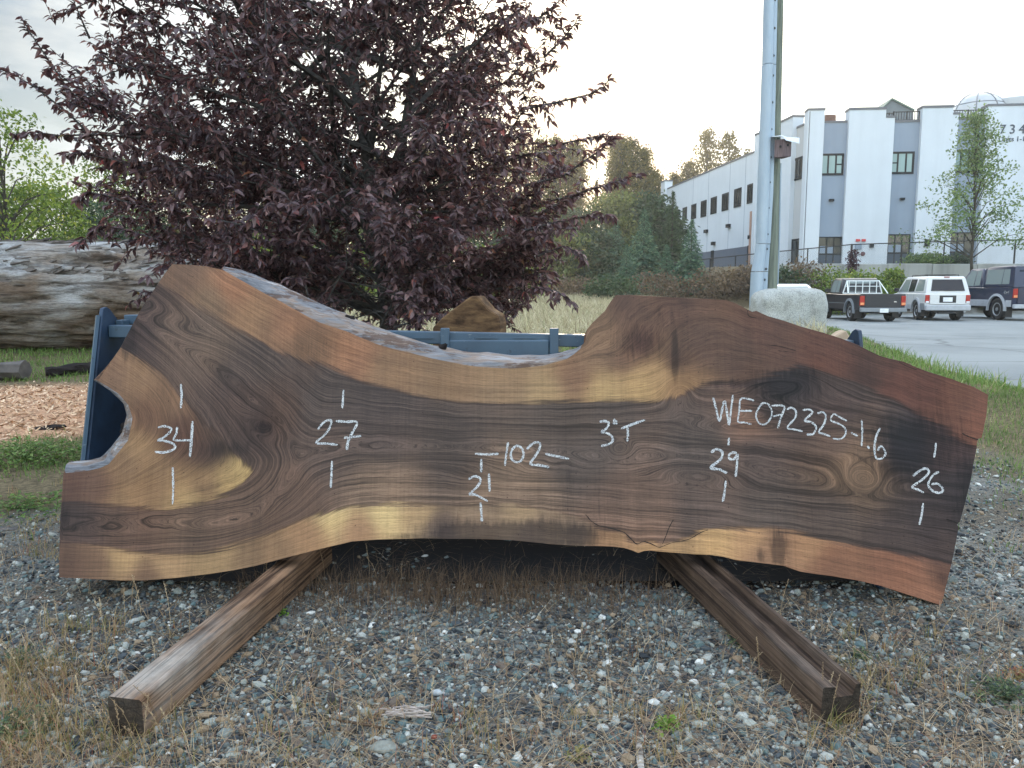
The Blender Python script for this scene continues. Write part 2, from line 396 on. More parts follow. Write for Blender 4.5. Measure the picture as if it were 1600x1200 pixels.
ds = np.sqrt(ds**2+12**2)-12
nat = [[(-100,905),(92,905)]+bottom[::-1]+[(1471,946),(1800,1040)], [(1800,700),(1544,617)]+[p for p in rest[::-1] if p[0] < 1530 and p[1] < 615]+live[::-1]+[(330,405),(200,330),(60,250)], [(-100,480),(60,535),(153,595)]+notch[::-1]+[(99,741),(-100,748)]]
de = np.full(len(gQ), 1e9)
for e_ in nat: de = np.minimum(de, polydist(gQ, e_))
ing = inside(gQ, grow)
gr_ = np.where(ing, ds/(ds+de*.9+6), 1+de/160.0).reshape(gX.shape)
for _ in range(7):
    p_ = np.pad(gr_, 1, 'edge'); gr_ = (p_[:-2, 1:-1]+p_[2:, 1:-1]+p_[1:-1, :-2]+p_[1:-1, 2:]+2*p_[1:-1, 1:-1]+.7*(p_[:-2, :-2]+p_[2:, 2:]+p_[:-2, 2:]+p_[2:, :-2]))/8.8
def sample(g_, Q):
    u = np.clip((Q[:, 0]-60)/5, 0, g_.shape[1]-1.001); v = np.clip((Q[:, 1]-380)/5, 0, g_.shape[0]-1.001); a = u.astype(int); b = v.astype(int); fu = u-a; fv = v-b
    return g_[b, a]*(1-fu)*(1-fv)+g_[b, a+1]*fu*(1-fv)+g_[b+1, a]*(1-fu)*fv+g_[b+1, a+1]*fu*fv
rr = sample(gr_, Q)
def knot(x, y, sx, sy, A, ang=0):
    global rr
    a = R(ang); dx = Q[:, 0]-x; dy = Q[:, 1]-y; e = dx*math.cos(a)+dy*math.sin(a); f = -dx*math.sin(a)+dy*math.cos(a)
    rr = rr+A*np.exp(-(e/sx)**2/2-(f/sy)**2/2)
knot(1347, 746, 26, 17, .20, 10); knot(1350, 748, 11, 7, .26, 10); knot(412, 665, 24, 10, .12, 35); knot(412, 665, 6, 4, .30)
knot(1090, 740, 50, 11, .20, 5); knot(1165, 668, 55, 9, .22); knot(968, 702, 12, 8, .18); knot(275, 512, 44, 12, .16, 25); knot(160, 822, 50, 8, .10)
knot(375, 815, 46, 10, -.10, -12); knot(700, 725, 110, 12, .08); knot(1230, 600, 40, 12, -.16); knot(860, 740, 90, 12, -.07)
knot(940, 470, 30, 30, .1); knot(1000, 560, 60, 50, .25, 30); knot(1060, 610, 16, 18, -.2); knot(230, 650, 30, 40, .15)
U1 = [(222,430),(262,452),(300,475),(345,500),(400,530),(437,550),(500,570),(560,595),(612,607),(675,623),(725,628),(800,630),(850,628),(950,627),(1035,625),(1065,618),(1090,604),(1110,599),(1160,598),(1250,572),(1340,600),(1450,655),(1530,700),(1620,740),(1620,380),(200,370)]
U2 = [(130,570),(187,543),(215,560),(255,590),(300,640),(345,688),(383,720),(390,738),(378,758),(330,783),(260,797),(190,792),(80,783),(60,700)]
U3 = [(80,852),(130,848),(200,862),(260,868),(330,863),(400,840),(470,812),(550,793),(625,787),(700,790),(800,787),(870,800),(915,812),(937,825),(975,832),(985,846),(1000,849),(1020,846),(1032,854),(1075,840),(1100,828),(1190,826),(1240,832),(1300,845),(1400,865),(1540,892),(1540,1000),(60,1000)]
sap = np.full(len(Q), -1e9)
for U in (U1, U2, U3):
    d = polydist(Q, U, True); sap = np.maximum(sap, np.where(inside(Q, U), d, -d))
sapc = """290,430,132,98,74;360,445,172,114,70;400,500,168,122,78;330,470,140,108,78;480,545,135,98,68;600,580,162,120,78;700,600,158,120,82;560,560,168,112,68;450,500,165,112,70;800,600,165,128,88;900,590,150,108,75;850,615,178,142,92;930,500,140,105,75;980,480,120,85,65;945,610,195,155,92;1000,603,205,160,90;1030,590,190,145,85;1060,600,165,120,70;1000,540,95,62,52;975,560,125,88,64;940,545,150,112,78;1060,480,112,78,60;1100,540,108,78,62;1056,565,98,68,54;1200,520,112,75,58;1160,560,102,74,60;1300,560,112,68,50;1400,620,115,66,48;1500,630,122,75,52;1530,650,138,82,55;1450,620,108,62,46;1470,640,118,72,52;1350,590,95,62,50;
170,590,140,102,72;220,590,160,118,78;260,620,140,102,70;230,650,130,90,62;280,680,100,66,50;212,700,175,132,82;195,725,150,112,74;150,760,120,85,65;110,760,118,80,62;230,760,155,115,72;320,760,155,115,70;381,735,205,165,90;360,755,190,150,82;300,790,190,150,88;200,785,168,125,76;320,705,92,62,50;345,700,80,58,48;
110,890,120,85,65;150,880,135,98,70;195,868,205,160,98;260,882,195,150,95;330,875,185,145,90;230,899,140,102,72;420,858,160,120,78;400,880,150,115,78;480,835,175,128,80;520,803,215,180,112;600,800,222,186,116;560,828,178,130,85;650,800,195,155,102;690,825,112,90,80;740,798,165,132,100;740,832,150,118,90;820,798,185,148,102;830,830,140,112,92;900,830,130,104,84;860,812,150,120,92;950,843,170,122,76;970,845,178,130,80;1020,858,195,145,84;1060,852,195,148,88;1120,842,212,162,92;1170,842,205,152,92;1190,868,170,122,82;1218,855,165,118,80;1300,882,155,100,62;1260,848,190,135,82;1400,905,160,100,62;1460,925,170,108,68;1478,905,112,74,56"""
hrtc = """240,480,78,60,54;215,520,70,54,52;330,520,104,84,70;275,510,104,82,68;400,570,85,70,64;380,620,80,62,56;410,662,62,46,42;440,650,85,64,54;500,640,78,66,62;600,680,86,71,66;500,700,90,72,64;450,760,100,75,60;360,800,100,76,60;200,820,98,72,57;110,810,66,52,50;110,840,88,66,58;300,845,105,80,62;600,765,130,104,82;800,770,130,104,82;700,700,84,70,64;900,700,86,74,69;1000,800,110,85,70;1000,830,128,95,74;900,660,80,68,62;1100,700,84,72,67;1175,668,135,98,76;1200,640,60,52,53;1230,600,56,50,52;1300,640,70,55,52;1340,745,112,86,62;1320,730,125,95,68;1300,700,90,70,60;1300,800,80,66,60;1420,700,46,42,48;1480,700,72,50,48;1500,760,56,46,49;1450,820,60,50,51;1400,840,75,60,56;1480,860,68,54,52;1200,800,85,72,66;1100,800,98,80,72;600,640,75,63,60;1180,700,80,66,62;1510,800,52,44,46;1250,640,62,52,52"""
def idw(txt, smooth=14):
    A = np.array([[float(k) for k in t.split(',')] for t in txt.replace('\n', '').split(';')])
    d2 = ((Q[:, None, :]-A[None, :, :2])**2).sum(2)+smooth**2; w = d2**-2.1; w /= w.sum(1, keepdims=True)
    c = np.clip(A[:, 2:]/255, 0, 1); c = np.where(c < .04045, c/12.92, ((c+.055)/1.055)**2.4)
    return np.clip((w @ c)*G, 0, .8)
csap = idw(sapc, 20); csap = csap**1.10*1.08*.76*np.array([1.02, 1.0, .98]); chrt = idw(hrtc, 22)*.90*np.array([1.12, 1.0, .90])
stain = np.zeros(len(Q))
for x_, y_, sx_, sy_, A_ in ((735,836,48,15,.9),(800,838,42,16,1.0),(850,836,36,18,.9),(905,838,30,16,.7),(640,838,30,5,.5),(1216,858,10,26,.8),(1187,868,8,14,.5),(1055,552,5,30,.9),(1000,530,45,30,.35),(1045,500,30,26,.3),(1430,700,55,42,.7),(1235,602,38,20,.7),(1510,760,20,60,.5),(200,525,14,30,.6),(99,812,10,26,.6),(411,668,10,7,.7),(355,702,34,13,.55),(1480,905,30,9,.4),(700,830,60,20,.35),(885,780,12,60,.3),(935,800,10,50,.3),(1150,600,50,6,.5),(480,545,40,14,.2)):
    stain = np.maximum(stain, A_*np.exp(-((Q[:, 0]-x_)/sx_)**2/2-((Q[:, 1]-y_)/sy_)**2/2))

wood = MT('slab_wood', .62, .25)
r_ = wood.attr('ring'); sp_ = wood.attr('sap')
P_ = wood.coord('Object'); X_, Y_, Z_ = wood.sep(P_)[0], wood.sep(P_)[1], wood.sep(P_)[2]
wob = wood.noise(P_, 3.2, 3, .5); wob2 = wood.noise(P_, 14, 3, .5)
r1 = wood.math('MULTIPLY_ADD', wob, .12, r_); r1 = wood.math('MULTIPLY_ADD', wob2, .022, r1)
def along(k, low): return wood.vec(wood.math('MULTIPLY', r1, k), wood.math('MULTIPLY', X_, low), wood.math('MULTIPLY', Z_, low))
bands = wood.noise(along(24, 1.3), 1, 3, .55); lines = wood.noise(along(95, 2.6), 1, 4, .7); fib = wood.noise(along(330, 12), 1, 3, .75); pore = wood.noise(along(520, 42), 1, 2, .6)
spm = wood.math('MULTIPLY_ADD', wood.noise(along(26, 5), 1, 5, .65), 30, sp_); spm = wood.math('SUBTRACT', spm, 15)
sm = wood.ramp(wood.math('MULTIPLY_ADD', spm, .06, .5, clamp=True), [(.28, 0.0), (.80, 1.0)])
base = wood.mix(sm, wood.attr('heart_color', 'Color'), wood.attr('sap_color', 'Color'))
dl = wood.ramp(lines, [(.28, .26), (.40, .62), (.49, 1.0), (.60, 1.22), (.72, 1.75)])
db = wood.ramp(bands, [(.30, .50), (.42, .82), (.50, 1.03), (.62, 1.2), (.72, 1.45)])
amt = wood.ramp(sm, [(0, .95), (1, .40)])
# dark contour lines, a few per band, thin as pencil
pin = wood.math('PINGPONG', wood.math('MULTIPLY_ADD', wob, 2.0, wood.math('MULTIPLY', r1, 21)), .5)
gate = wood.ramp(wood.noise(along(4, 2.6), 1, 3, .6), [(.50, 0.0), (.62, 1.0)])
pinl = wood.ramp(pin, [(0, .28), (.05, .45), (.14, 1.0)])
c1 = wood.mix(amt, base, dl, 'MULTIPLY'); c1 = wood.mix(amt, c1, db, 'MULTIPLY')
c1 = wood.mix(wood.math('MULTIPLY', gate, wood.ramp(sm, [(0, .8), (1, .12)])), c1, pinl, 'MULTIPLY')
c1 = wood.mix(.85, c1, wood.ramp(fib, [(.28, .62), (.5, 1.0), (.72, 1.34)]), 'MULTIPLY'); c1 = wood.mix(.8, c1, wood.ramp(pore, [(.34, .35), (.42, 1.0)]), 'MULTIPLY')
# band-saw marks run across the grain
saw = wood.noise(wood.vec(wood.math('MULTIPLY', X_, 150), wood.math('MULTIPLY', Z_, 2.0), 0.0), 1, 3, .7)
saw2 = wood.noise(wood.vec(wood.math('MULTIPLY', X_, 9), wood.math('MULTIPLY', Z_, .8), 3.0), 1, 3, .6)
c1 = wood.mix(.6, c1, wood.ramp(saw, [(.3, .82), (.5, 1.0), (.72, 1.16)]), 'MULTIPLY')
c1 = wood.mix(.5, c1, wood.ramp(saw2, [(.35, .78), (.5, 1.0), (.68, 1.12)]), 'MULTIPLY')
blot = wood.noise(P_, 4.5, 6, .62)
c1 = wood.mix(.65, c1, wood.ramp(blot, [(.30, (.60, .58, .60, 1)), (.48, 1.0), (.70, (1.16, 1.12, 1.05, 1))]), 'MULTIPLY')
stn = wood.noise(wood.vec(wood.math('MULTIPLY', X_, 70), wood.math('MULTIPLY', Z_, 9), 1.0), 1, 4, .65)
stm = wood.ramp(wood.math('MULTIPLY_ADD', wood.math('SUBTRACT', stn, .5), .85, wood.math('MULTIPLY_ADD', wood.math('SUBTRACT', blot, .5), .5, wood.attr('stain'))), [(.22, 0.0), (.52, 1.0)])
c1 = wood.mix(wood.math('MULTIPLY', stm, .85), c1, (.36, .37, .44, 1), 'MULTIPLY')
bline = wood.ramp(wood.math('MULTIPLY_ADD', spm, .05, .5, clamp=True), [(.30, 0.0), (.42, 1.0), (.50, 1.0), (.56, 0.0)]); c1 = wood.mix(wood.math('MULTIPLY', bline, .45), c1, (.42, .36, .34, 1), 'MULTIPLY')
spk = wood.voro(P_, 26); c1 = wood.mix(1, c1, wood.ramp(spk, [(.035, (.40, .30, .25, 1)), (.07, 1.0)]), 'MULTIPLY')
hsw = N(wood.nt, 'ShaderNodeHueSaturation'); hsw.inputs['Saturation'].default_value = .85; wood.L(c1, hsw.inputs['Color']); c1 = hsw.outputs[0]; wood.color(c1); wood.bump(wood.mix(.5, saw, fib), .35, .003); wood.rough(wood.ramp(blot, [(.3, .5), (.7, .75)]))

sap_bark = MT('slab_live_edge', .6, .3)
v = sap_bark.coord('Object', (1, 1, 1)); n1 = sap_bark.noise(sap_bark.coord('Object', (1.2, 9, 9), rot=(0, R(-18), 0)), 2.0, 6, .6, .5); n2 = sap_bark.noise(sap_bark.coord('Object', (1.6, 16, 20), rot=(0, R(-18), 0)), 4, 5, .65)
cA = sap_bark.ramp(n1, [(.26, C(64, 58, 56)), (.38, C(104, 106, 112)), (.47, C(126, 126, 130)), (.55, C(134, 116, 104)), (.63, C(152, 152, 156)), (.76, C(192, 190, 188))])
cA = sap_bark.mix(.45, cA, sap_bark.ramp(n2, [(.35, .45), (.6, 1.1)]), 'MULTIPLY'); bkm = sap_bark.ramp(sap_bark.noise(sap_bark.coord('Object', (2.2, 7, 7), rot=(0, R(-18), 0)), 3, 5, .7), [(.54, 0.0), (.60, .85)]); cA = sap_bark.mix(bkm, cA, C(84, 62, 50)); cA = sap_bark.mix(.35, cA, sap_bark.cracks('Object', (3, 90, 90), .02, .6), 'MULTIPLY'); sap_bark.color(cA); sap_bark.bump(n2, 1, .012)
endg = MT('slab_sawn_edge', .7, .2)
n1 = endg.noise(endg.coord('Object', (10, 10, 40)), 3, 5, .6); endg.color(endg.ramp(n1, [(.3, C(45, 32, 26)), (.55, C(92, 64, 46)), (.75, C(130, 92, 64))])); endg.bump(n1, .5, .004)

loc = Vector((0, 2.5, H(0, 2.5)))
slab = thing('walnut_slab', 'long live edge walnut slab leaning on a blue steel bucket, chalked with numbers', 'wood slab', loc)
full = npobj('sawn_face', np.array([tuple(p) for p in verts]), tri, wood.m, slab, attrs={'ring': rr, 'sap': sap, 'stain': stain}, cattrs={'heart_color': chrt, 'sap_color': csap})
nrm = full.data.polygons[0].normal
if nrm.dot(SN) < 0: full.data.flip_normals()
me_faces = sf
edge = npobj('live_edge', np.array([tuple(p) for p in sideV]), np.array(sf), [sap_bark.m, endg.m], slab)
mi = []
for k in range(len(rings)-1):
    for i in range(nf):
        m_ = 0 if (kind[i] == 'l' and kind[(i+1) % nf] == 'l') else 1
        mi += [m_, m_]
mi += [1]*len(backtri)
edge.data.polygons.foreach_set('material_index', mi); edge.data.polygons.foreach_set('use_smooth', [True]*len(mi)); edge.data.set_sharp_from_angle(angle=R(50))

# --- chalk writing
chalk = MT('chalk', .95, .05)
cn = chalk.noise(chalk.coord('Object', (1, 1, 1)), 330, 2, .6); cn2 = chalk.noise(chalk.coord('Object', (1, 1, 1)), 60, 3, .6)
chalk.color(chalk.ramp(cn2, [(.3, C(175, 178, 182, .95)), (.7, C(212, 212, 212, .95))]))
tr = N(chalk.nt, 'ShaderNodeBsdfTransparent'); ms = N(chalk.nt, 'ShaderNodeMixShader')
chalk.L(chalk.ramp(cn, [(.40, 0.05), (.50, 1.0)]), ms.inputs[0]); chalk.L(tr.outputs[0], ms.inputs[1]); chalk.L(chalk.p.outputs[0], ms.inputs[2]); chalk.L(ms.outputs[0], chalk.out.inputs[0])
groups = {
 '34': [[(283,600),(284,618),(283,638)], [(247,668),(258,666),(268,670),(264,677),(254,685),(247,688),(258,689),(270,693),(274,698),(270,703),(256,707),(242,706)], [(277,667),(276,677),(272,687),(285,688),(301,688)], [(301,658),(300,680),(297,714)], [(270,730),(271,760),(270,788)]],
 '27': [[(537,609),(535,638)], [(497,671),(503,663),(511,657),(518,658),(515,669),(507,680),(494,692),(510,693),(528,695)], [(525,658),(541,659),(558,660),(550,677),(544,690),(542,703)], [(537,684),(550,683),(565,681)], [(519,720),(518,742),(517,762)]],
 '21': [[(742,709),(760,710),(779,709)], [(752,717),(752,738)], [(732,749),(742,744),(751,749),(746,760),(734,772),(743,773),(762,783)], [(764,740),(765,768)], [(751,785),(752,800),(753,815)]],
 '102': [[(794,691),(791,710),(789,728)], [(806,696),(799,705),(799,716),(806,722),(814,720),(818,710),(815,700),(806,696)], [(823,702),(830,695),(838,691),(844,694),(842,703),(836,713),(829,725),(843,727),(858,730)], [(852,709),(870,713),(889,717)]],
 '3T': [[(937,659),(945,658),(951,661),(948,669),(940,675),(949,677),(956,682),(957,689),(951,694),(939,697)], [(960,654),(959,663)], [(963,657),(963,663)], [(970,670),(988,663),(1008,656)], [(980,666),(981,678),(980,690)]],
 'number': [[(1114,621),(1119,640),(1124,658),(1128,641),(1132,627),(1136,646),(1139,664),(1142,641),(1145,617)], [(1178,626),(1167,623),(1157,624),(1155,642),(1153,659),(1163,660),(1174,663)], [(1156,642),(1175,642)], [(1200,631),(1192,630),(1185,638),(1181,650),(1186,661),(1195,663),(1203,655),(1206,643),(1200,631)],
   [(1205,634),(1225,635),(1220,652),(1215,669)], [(1207,651),(1222,647)], [(1229,640),(1236,637),(1243,642),(1242,653),(1230,668),(1241,671),(1254,674)], [(1254,641),(1264,640),(1269,645),(1257,657),(1268,660),(1275,668),(1270,678),(1260,679)],
   [(1277,646),(1285,644),(1290,650),(1287,663),(1279,675),(1287,678),(1297,682)], [(1323,658),(1312,652),(1302,647),(1298,657),(1308,661),(1319,668),(1321,678),(1313,686),(1301,685)], [(1329,676),(1340,681)], [(1346,656),(1347,676),(1346,697)], [(1355,697),(1358,701)], [(1375,669),(1369,681),(1366,699),(1369,716),(1380,715),(1383,706),(1376,697),(1371,704)]],
 '29': [[(1139,684),(1138,696)], [(1111,707),(1119,702),(1128,706),(1126,717),(1110,731),(1122,733),(1136,739)], [(1151,708),(1145,707),(1139,711),(1140,717),(1147,717),(1152,710),(1151,728),(1149,745)], [(1134,751),(1132,768),(1129,784)]],
 '26': [[(1462,692),(1461,704),(1459,715)], [(1426,744),(1436,736),(1446,732),(1451,738),(1441,749),(1425,761),(1434,765),(1443,770)], [(1467,737),(1457,743),(1450,757),(1457,767),(1468,770),(1473,765),(1465,756),(1455,757)], [(1442,786),(1440,803),(1436,820)]]}
def smooth_line(pts, n=5):
    out = []
    P = [Vector(p) for p in pts]
    if len(P) == 2: return [tuple(P[0].lerp(P[1], i/6)) for i in range(7)]
    for i in range(len(P)-1):
        p0 = P[max(i-1, 0)]; p1 = P[i]; p2 = P[i+1]; p3 = P[min(i+2, len(P)-1)]
        for k in range(n):
            t = k/n; out.append(tuple(.5*((2*p1)+(p2-p0)*t+(2*p0-5*p1+4*p2-p3)*t*t+(3*p1-p0-3*p2+p3)*t**3)))
    out.append(tuple(P[-1])); return out
crk_m = paint('crack_shadow', (.012, .009, .008, 1), .9)
for ln, wd_ in (([(1052,812),(1045,825),(1041,836),(1035,850)], .0013), ([(915,804),(925,815),(938,822),(960,827),(975,832),(985,841),(995,850),(1005,846),(1018,850),(1030,856)], .0016), ([(1030,856),(1050,848),(1075,843),(1095,832),(1106,828)], .0013), ([(1528,687),(1515,683),(1503,677)], .0022), ([(1499,820),(1490,815),(1478,811)], .0018), ([(1200,539),(1222,542),(1243,548)], .0012), ([(1168,484),(1170,494),(1182,497)], .0014), ([(1215,548),(1240,551)], .0009), ([(1405,566),(1418,573),(1432,578)], .0012)):
    p2 = [Vector(slab2(*q)) for q in smooth_line(ln, 4)]; L_ = []; R_ = []
    for i, p in enumerate(p2):
        t = (p2[min(i+1, len(p2)-1)]-p2[max(i-1, 0)]).normalized(); nn = Vector((-t.y, t.x)); w = wd_*random.uniform(.4, 1.2); L_.append(slab3(*(p+nn*w), .0009)); R_.append(slab3(*(p-nn*w), .0009))
    n_ = len(p2); b = MB(); b.add(L_+R_, [(i, i+1, n_+i+1, n_+i) for i in range(n_-1)]); b.build('crack', crk_m, slab)
lab = {'34': 'chalked 34 between two tick marks', '27': 'chalked 27 between two tick marks', '21': 'chalked 21 between ticks', '102': 'chalked 102 with a dash', '3T': 'chalked 3 inch T', 'number': 'long chalked number WE072325-1.6', '29': 'chalked 29 between ticks', '26': 'chalked 26 near the right end'}
for g, strokes in groups.items():
    b = MB()
    for s_ in strokes:
        p2 = [Vector(slab2(*q)) for q in smooth_line(s_)]
        wv = (.0037 if g not in ('number',) else .0031)*random.uniform(.9, 1.15)
        L_ = []; R_ = []
        for i, p in enumerate(p2):
            t = (p2[min(i+1, len(p2)-1)]-p2[max(i-1, 0)]).normalized(); nn = Vector((-t.y, t.x))
            w = wv*random.uniform(.75, 1.2)*(.55 if i in (0, len(p2)-1) else 1)
            L_.append(slab3(*(p+nn*w), .0016)); R_.append(slab3(*(p-nn*w), .0016))
        n_ = len(p2); b.add(L_+R_, [(i, i+1, n_+i+1, n_+i) for i in range(n_-1)])
    o = b.build('chalk_writing', chalk.m, slab); o['label'] = lab[g]
# bark scraps left in the notch
bark_dark = paint('dark_bark', C(38, 34, 34), .9, .1, .4, 30, bump=.8)
def rock_mesh(c, size, seed=0, sub=2, rough=.18, flat=0):
    bm = bmesh.new(); bmesh.ops.create_icosphere(bm, subdivisions=sub, radius=1); r = random.Random(seed)
    ph = [(r.uniform(-1, 1), r.uniform(-1, 1), r.uniform(-1, 1), r.uniform(1.5, 4), r.uniform(0, 6)) for _ in range(9)]
    for v_ in bm.verts:
        p = v_.co.normalized(); d = sum(math.sin((p.x*a+p.y*b_+p.z*c_)*f+q) for a, b_, c_, f, q in ph)/3
        p = p*(1+rough*d); v_.co = Vector(c)+Vector((p.x*size[0], p.y*size[1], p.z*size[2]))
    vs = [tuple(v_.co) for v_ in bm.verts]; fs = [[v_.index for v_ in f.verts] for f in bm.faces]; bm.free(); return vs, fs
b = MB()
for px, py, s in ((196, 668, .02), (192, 674, .014), (201, 655, .012)):
    b.add(*rock_mesh(PP(px, py, SP0-SN*.05, SN), (s*.7, s*.8, s), px, 2, .4))
b.build('bark', bark_dark, slab)
b = MB()
for px, py in ((546, 497), (692, 541)):
    b.add(*rock_mesh(PP(px, py, SP0-SN*.055, SN), (.016, .012, .012), px, 2, .35))
b.build('knot_stub', bark_dark, slab)

# ================================================================== timbers under the slab
def timber_mat(name, ca, cb, cw):
    m = MT(name, .8, .2); P = m.coord('Object'); lon = m.coord('Object', (1.5, 30, 60))
    n = m.noise(lon, 1.0, 5, .62, .4); w = m.noise(m.coord('Object', (1, 2, 3)), 2.3, 4, .6); y = m.sep(P)
    ridg = m.noise(m.coord('Object', (.6, 70, 70)), 1, 2, .5)
    c = m.ramp(n, [(.34, tuple(k*.6 for k in ca[:3])+(1,)), (.43, ca), (.54, cb), (.68, tuple(min(.8, k*1.3) for k in cb[:3])+(1,))])
    pale = m.math('MULTIPLY', m.ramp(w, [(.40, 0.0), (.56, 1.0)]), m.ramp(m.attr('pale'), [(0, 0.0), (1, 1.0)]))
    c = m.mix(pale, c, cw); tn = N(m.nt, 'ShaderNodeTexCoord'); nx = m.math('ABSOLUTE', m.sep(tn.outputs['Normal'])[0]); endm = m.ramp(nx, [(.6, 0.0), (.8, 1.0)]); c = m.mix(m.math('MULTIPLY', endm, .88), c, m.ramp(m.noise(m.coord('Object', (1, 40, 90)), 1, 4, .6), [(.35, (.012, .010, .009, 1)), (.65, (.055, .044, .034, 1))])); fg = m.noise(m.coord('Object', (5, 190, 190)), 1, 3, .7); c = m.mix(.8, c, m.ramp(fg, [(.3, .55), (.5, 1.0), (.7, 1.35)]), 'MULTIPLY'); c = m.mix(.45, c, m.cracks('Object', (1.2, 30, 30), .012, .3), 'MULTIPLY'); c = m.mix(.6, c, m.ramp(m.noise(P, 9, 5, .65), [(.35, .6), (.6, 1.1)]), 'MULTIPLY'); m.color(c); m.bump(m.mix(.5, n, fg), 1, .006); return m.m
tim_l = timber_mat('weathered_timber', C(70, 52, 41), C(128, 100, 78), C(190, 182, 172, .75))
tim_r = timber_mat('brown_timber', C(64, 51, 43), C(92, 75, 63), C(150, 140, 132))
def timber(name, label, A, B, section, mat, end_pale=0):
    """section: (w, h) outline, extruded A -> B"""
    A = Vector(A); B = Vector(B); d = (B-A); L = d.length; rz = math.atan2(d.y, d.x); tilt = math.atan2(d.z, math.hypot(d.x, d.y))
    M = Matrix.Translation(A) @ Matrix.Rotation(rz, 4, 'Z') @ Matrix.Rotation(-tilt, 4, 'Y')
    n = 26; rings = []; r = random.Random(len(label))
    for i in range(n+1):
        x = L*i/n; jag = r.uniform(-.003, .003)
        rings.append([(x+(jag if i in (0, n) else 0), w+r.uniform(-.0008, .0008), h+r.uniform(-.0008, .0008)) for w, h in section])
    b = MB(); b.loft(rings)
    me = bpy.data.meshes.new(name); me.from_pydata(b.v, [], b.f)
    bm = bmesh.new(); bm.from_mesh(me); bmesh.ops.recalc_face_normals(bm, faces=bm.faces); bm.to_mesh(me); bm.free()
    at = me.attributes.new('pale', 'FLOAT', 'POINT')
    hm = max(h for w, h in section)
    at.data.foreach_set('value', [max(0, 1-v[0]/.62)*(1 if v[2] > hm*.93 else .0)*end_pale for v in b.v])
    o = link(name, me, mat); o.matrix_world = M; WM[o.name] = M
    return tag(o, label, 'timber', 'timbers under the slab')
w = .045; hh = .098
secL = [(-w, .003), (-w*.9, 0), (w*.9, 0), (w, .004), (w, hh*.45), (w*.985, hh*.5), (w, hh*.55), (w, hh-.006), (w-.005, hh), (-w+.005, hh), (-w, hh-.006)]
A = PZ(196, 1090, .10); A.z = .003; B = PZ(452, 880, .13); B.z = .035; B = B+(B-A).normalized()*.25
timber('timber', 'square timber with a bleached end, left of the two under the slab', A, B, secL, tim_l, 1)
h2 = .10
secR = [(-.052, 0), (.052, 0), (.052, h2*.5), (.050, h2*.52), (.050, h2), (.038, h2), (.030, h2*.72), (-.012, h2*.70), (-.018, h2*.98), (-.048, h2), (-.052, h2*.97), (-.052, h2*.62), (-.049, h2*.6), (-.052, h2*.57)]
A = PZ(1314, 1072, .10); A.z = .004; B = PZ(1082, 868, .13); B.z = .04; B = B+(B-A).normalized()*.2
secR = [(-a, b_) for a, b_ in secR][::-1]
timber('timber', 'dark brown timber grooved along its top, under the right part of the slab', A, B, secR, tim_r, .25)

# ================================================================== blue steel bucket behind the slab
steel = MT('blue_painted_steel', .45, .45)
v = steel.coord('Object'); n = steel.noise(v, 3, 6, .6); sc = steel.noise(steel.coord('Object', (30, 4, 120)), 1, 4, .7)
cc_ = steel.ramp(n, [(.3, C(48, 68, 86)), (.7, C(70, 93, 112))])
cc_ = steel.mix(steel.ramp(sc, [(.66, 0.0), (.72, .75)]), cc_, C(150, 160, 165)); cc_ = steel.mix(steel.ramp(steel.noise(v, 22, 5, .7), [(.62, 0.0), (.7, .8)]), cc_, C(40, 48, 58))
steel.color(cc_); steel.bump(n, .1, .002)
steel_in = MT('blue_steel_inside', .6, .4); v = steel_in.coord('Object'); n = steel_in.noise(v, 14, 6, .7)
low_shade = steel_in.ramp(steel_in.math('MULTIPLY_ADD', n, .35, steel_in.sep(v)[2]), [(.36, 1.0), (.50, 0.0)])  # near-black shade under the slab, painted into the lower inside of the bucket
steel_in.color(steel_in.mix(low_shade, steel_in.ramp(n, [(.35, C(36, 58, 86)), (.6, C(50, 78, 112)), (.72, C(84, 98, 110))]), (.012, .010, .009, 1)))
XL, XR = -1.49, 1.265
bk = thing('steel_bucket', 'wide blue steel loader bucket standing behind the walnut slab', 'loader bucket', (-.1, 3.0, H(-.1, 3.0)))
plate_dark = MT('dark_blue_steel', .5, .4); n = plate_dark.noise(plate_dark.coord('Object'), 7, 6, .65); plate_dark.color(plate_dark.ramp(n, [(.35, C(26, 40, 58)), (.62, C(40, 60, 84)), (.75, C(62, 76, 92))]))
def plate(X, t, nm, drop=0):
    tp = PX(160, 480, XL); lo = PX(137, 718, XL)
    dz = (tp.y-lo.y)/(tp.z-lo.z); zf = .11; yf = lo.y-(lo.z-zf)*dz
    zt = tp.z
    pl = [(yf, zf), (lo.y, lo.z), (tp.y-.004, zt-.02), (tp.y+.004, zt-.004), (tp.y+.03, zt), (tp.y+.05, zt-.008), (tp.y+.13, zt-.07), (tp.y+.16, zt-.16), (3.34, zt-.24), (3.42, .55), (3.34, .2), (3.15, .08), (3.0, .06)]
    b = MB(); b.prism([(X, y, max(.0, z-drop)) for y, z in pl], (t, 0, 0)); return b.build('side_plate', plate_dark.m, bk, bevel=.002)
plate(XL-.012, .014, 'l'); plate(XR, .014, 'r', .080)
tp = PX(160, 480, XL); lo = PX(137, 718, XL)
b = MB(); b.tube([(XL-.012, tp.y-.012, tp.z-.03), (XL-.012, lo.y-.010, lo.z), (XL-.012, lo.y-.010-.075, .13)], .008, 4); b.build('edge_bar', steel.m, bk)
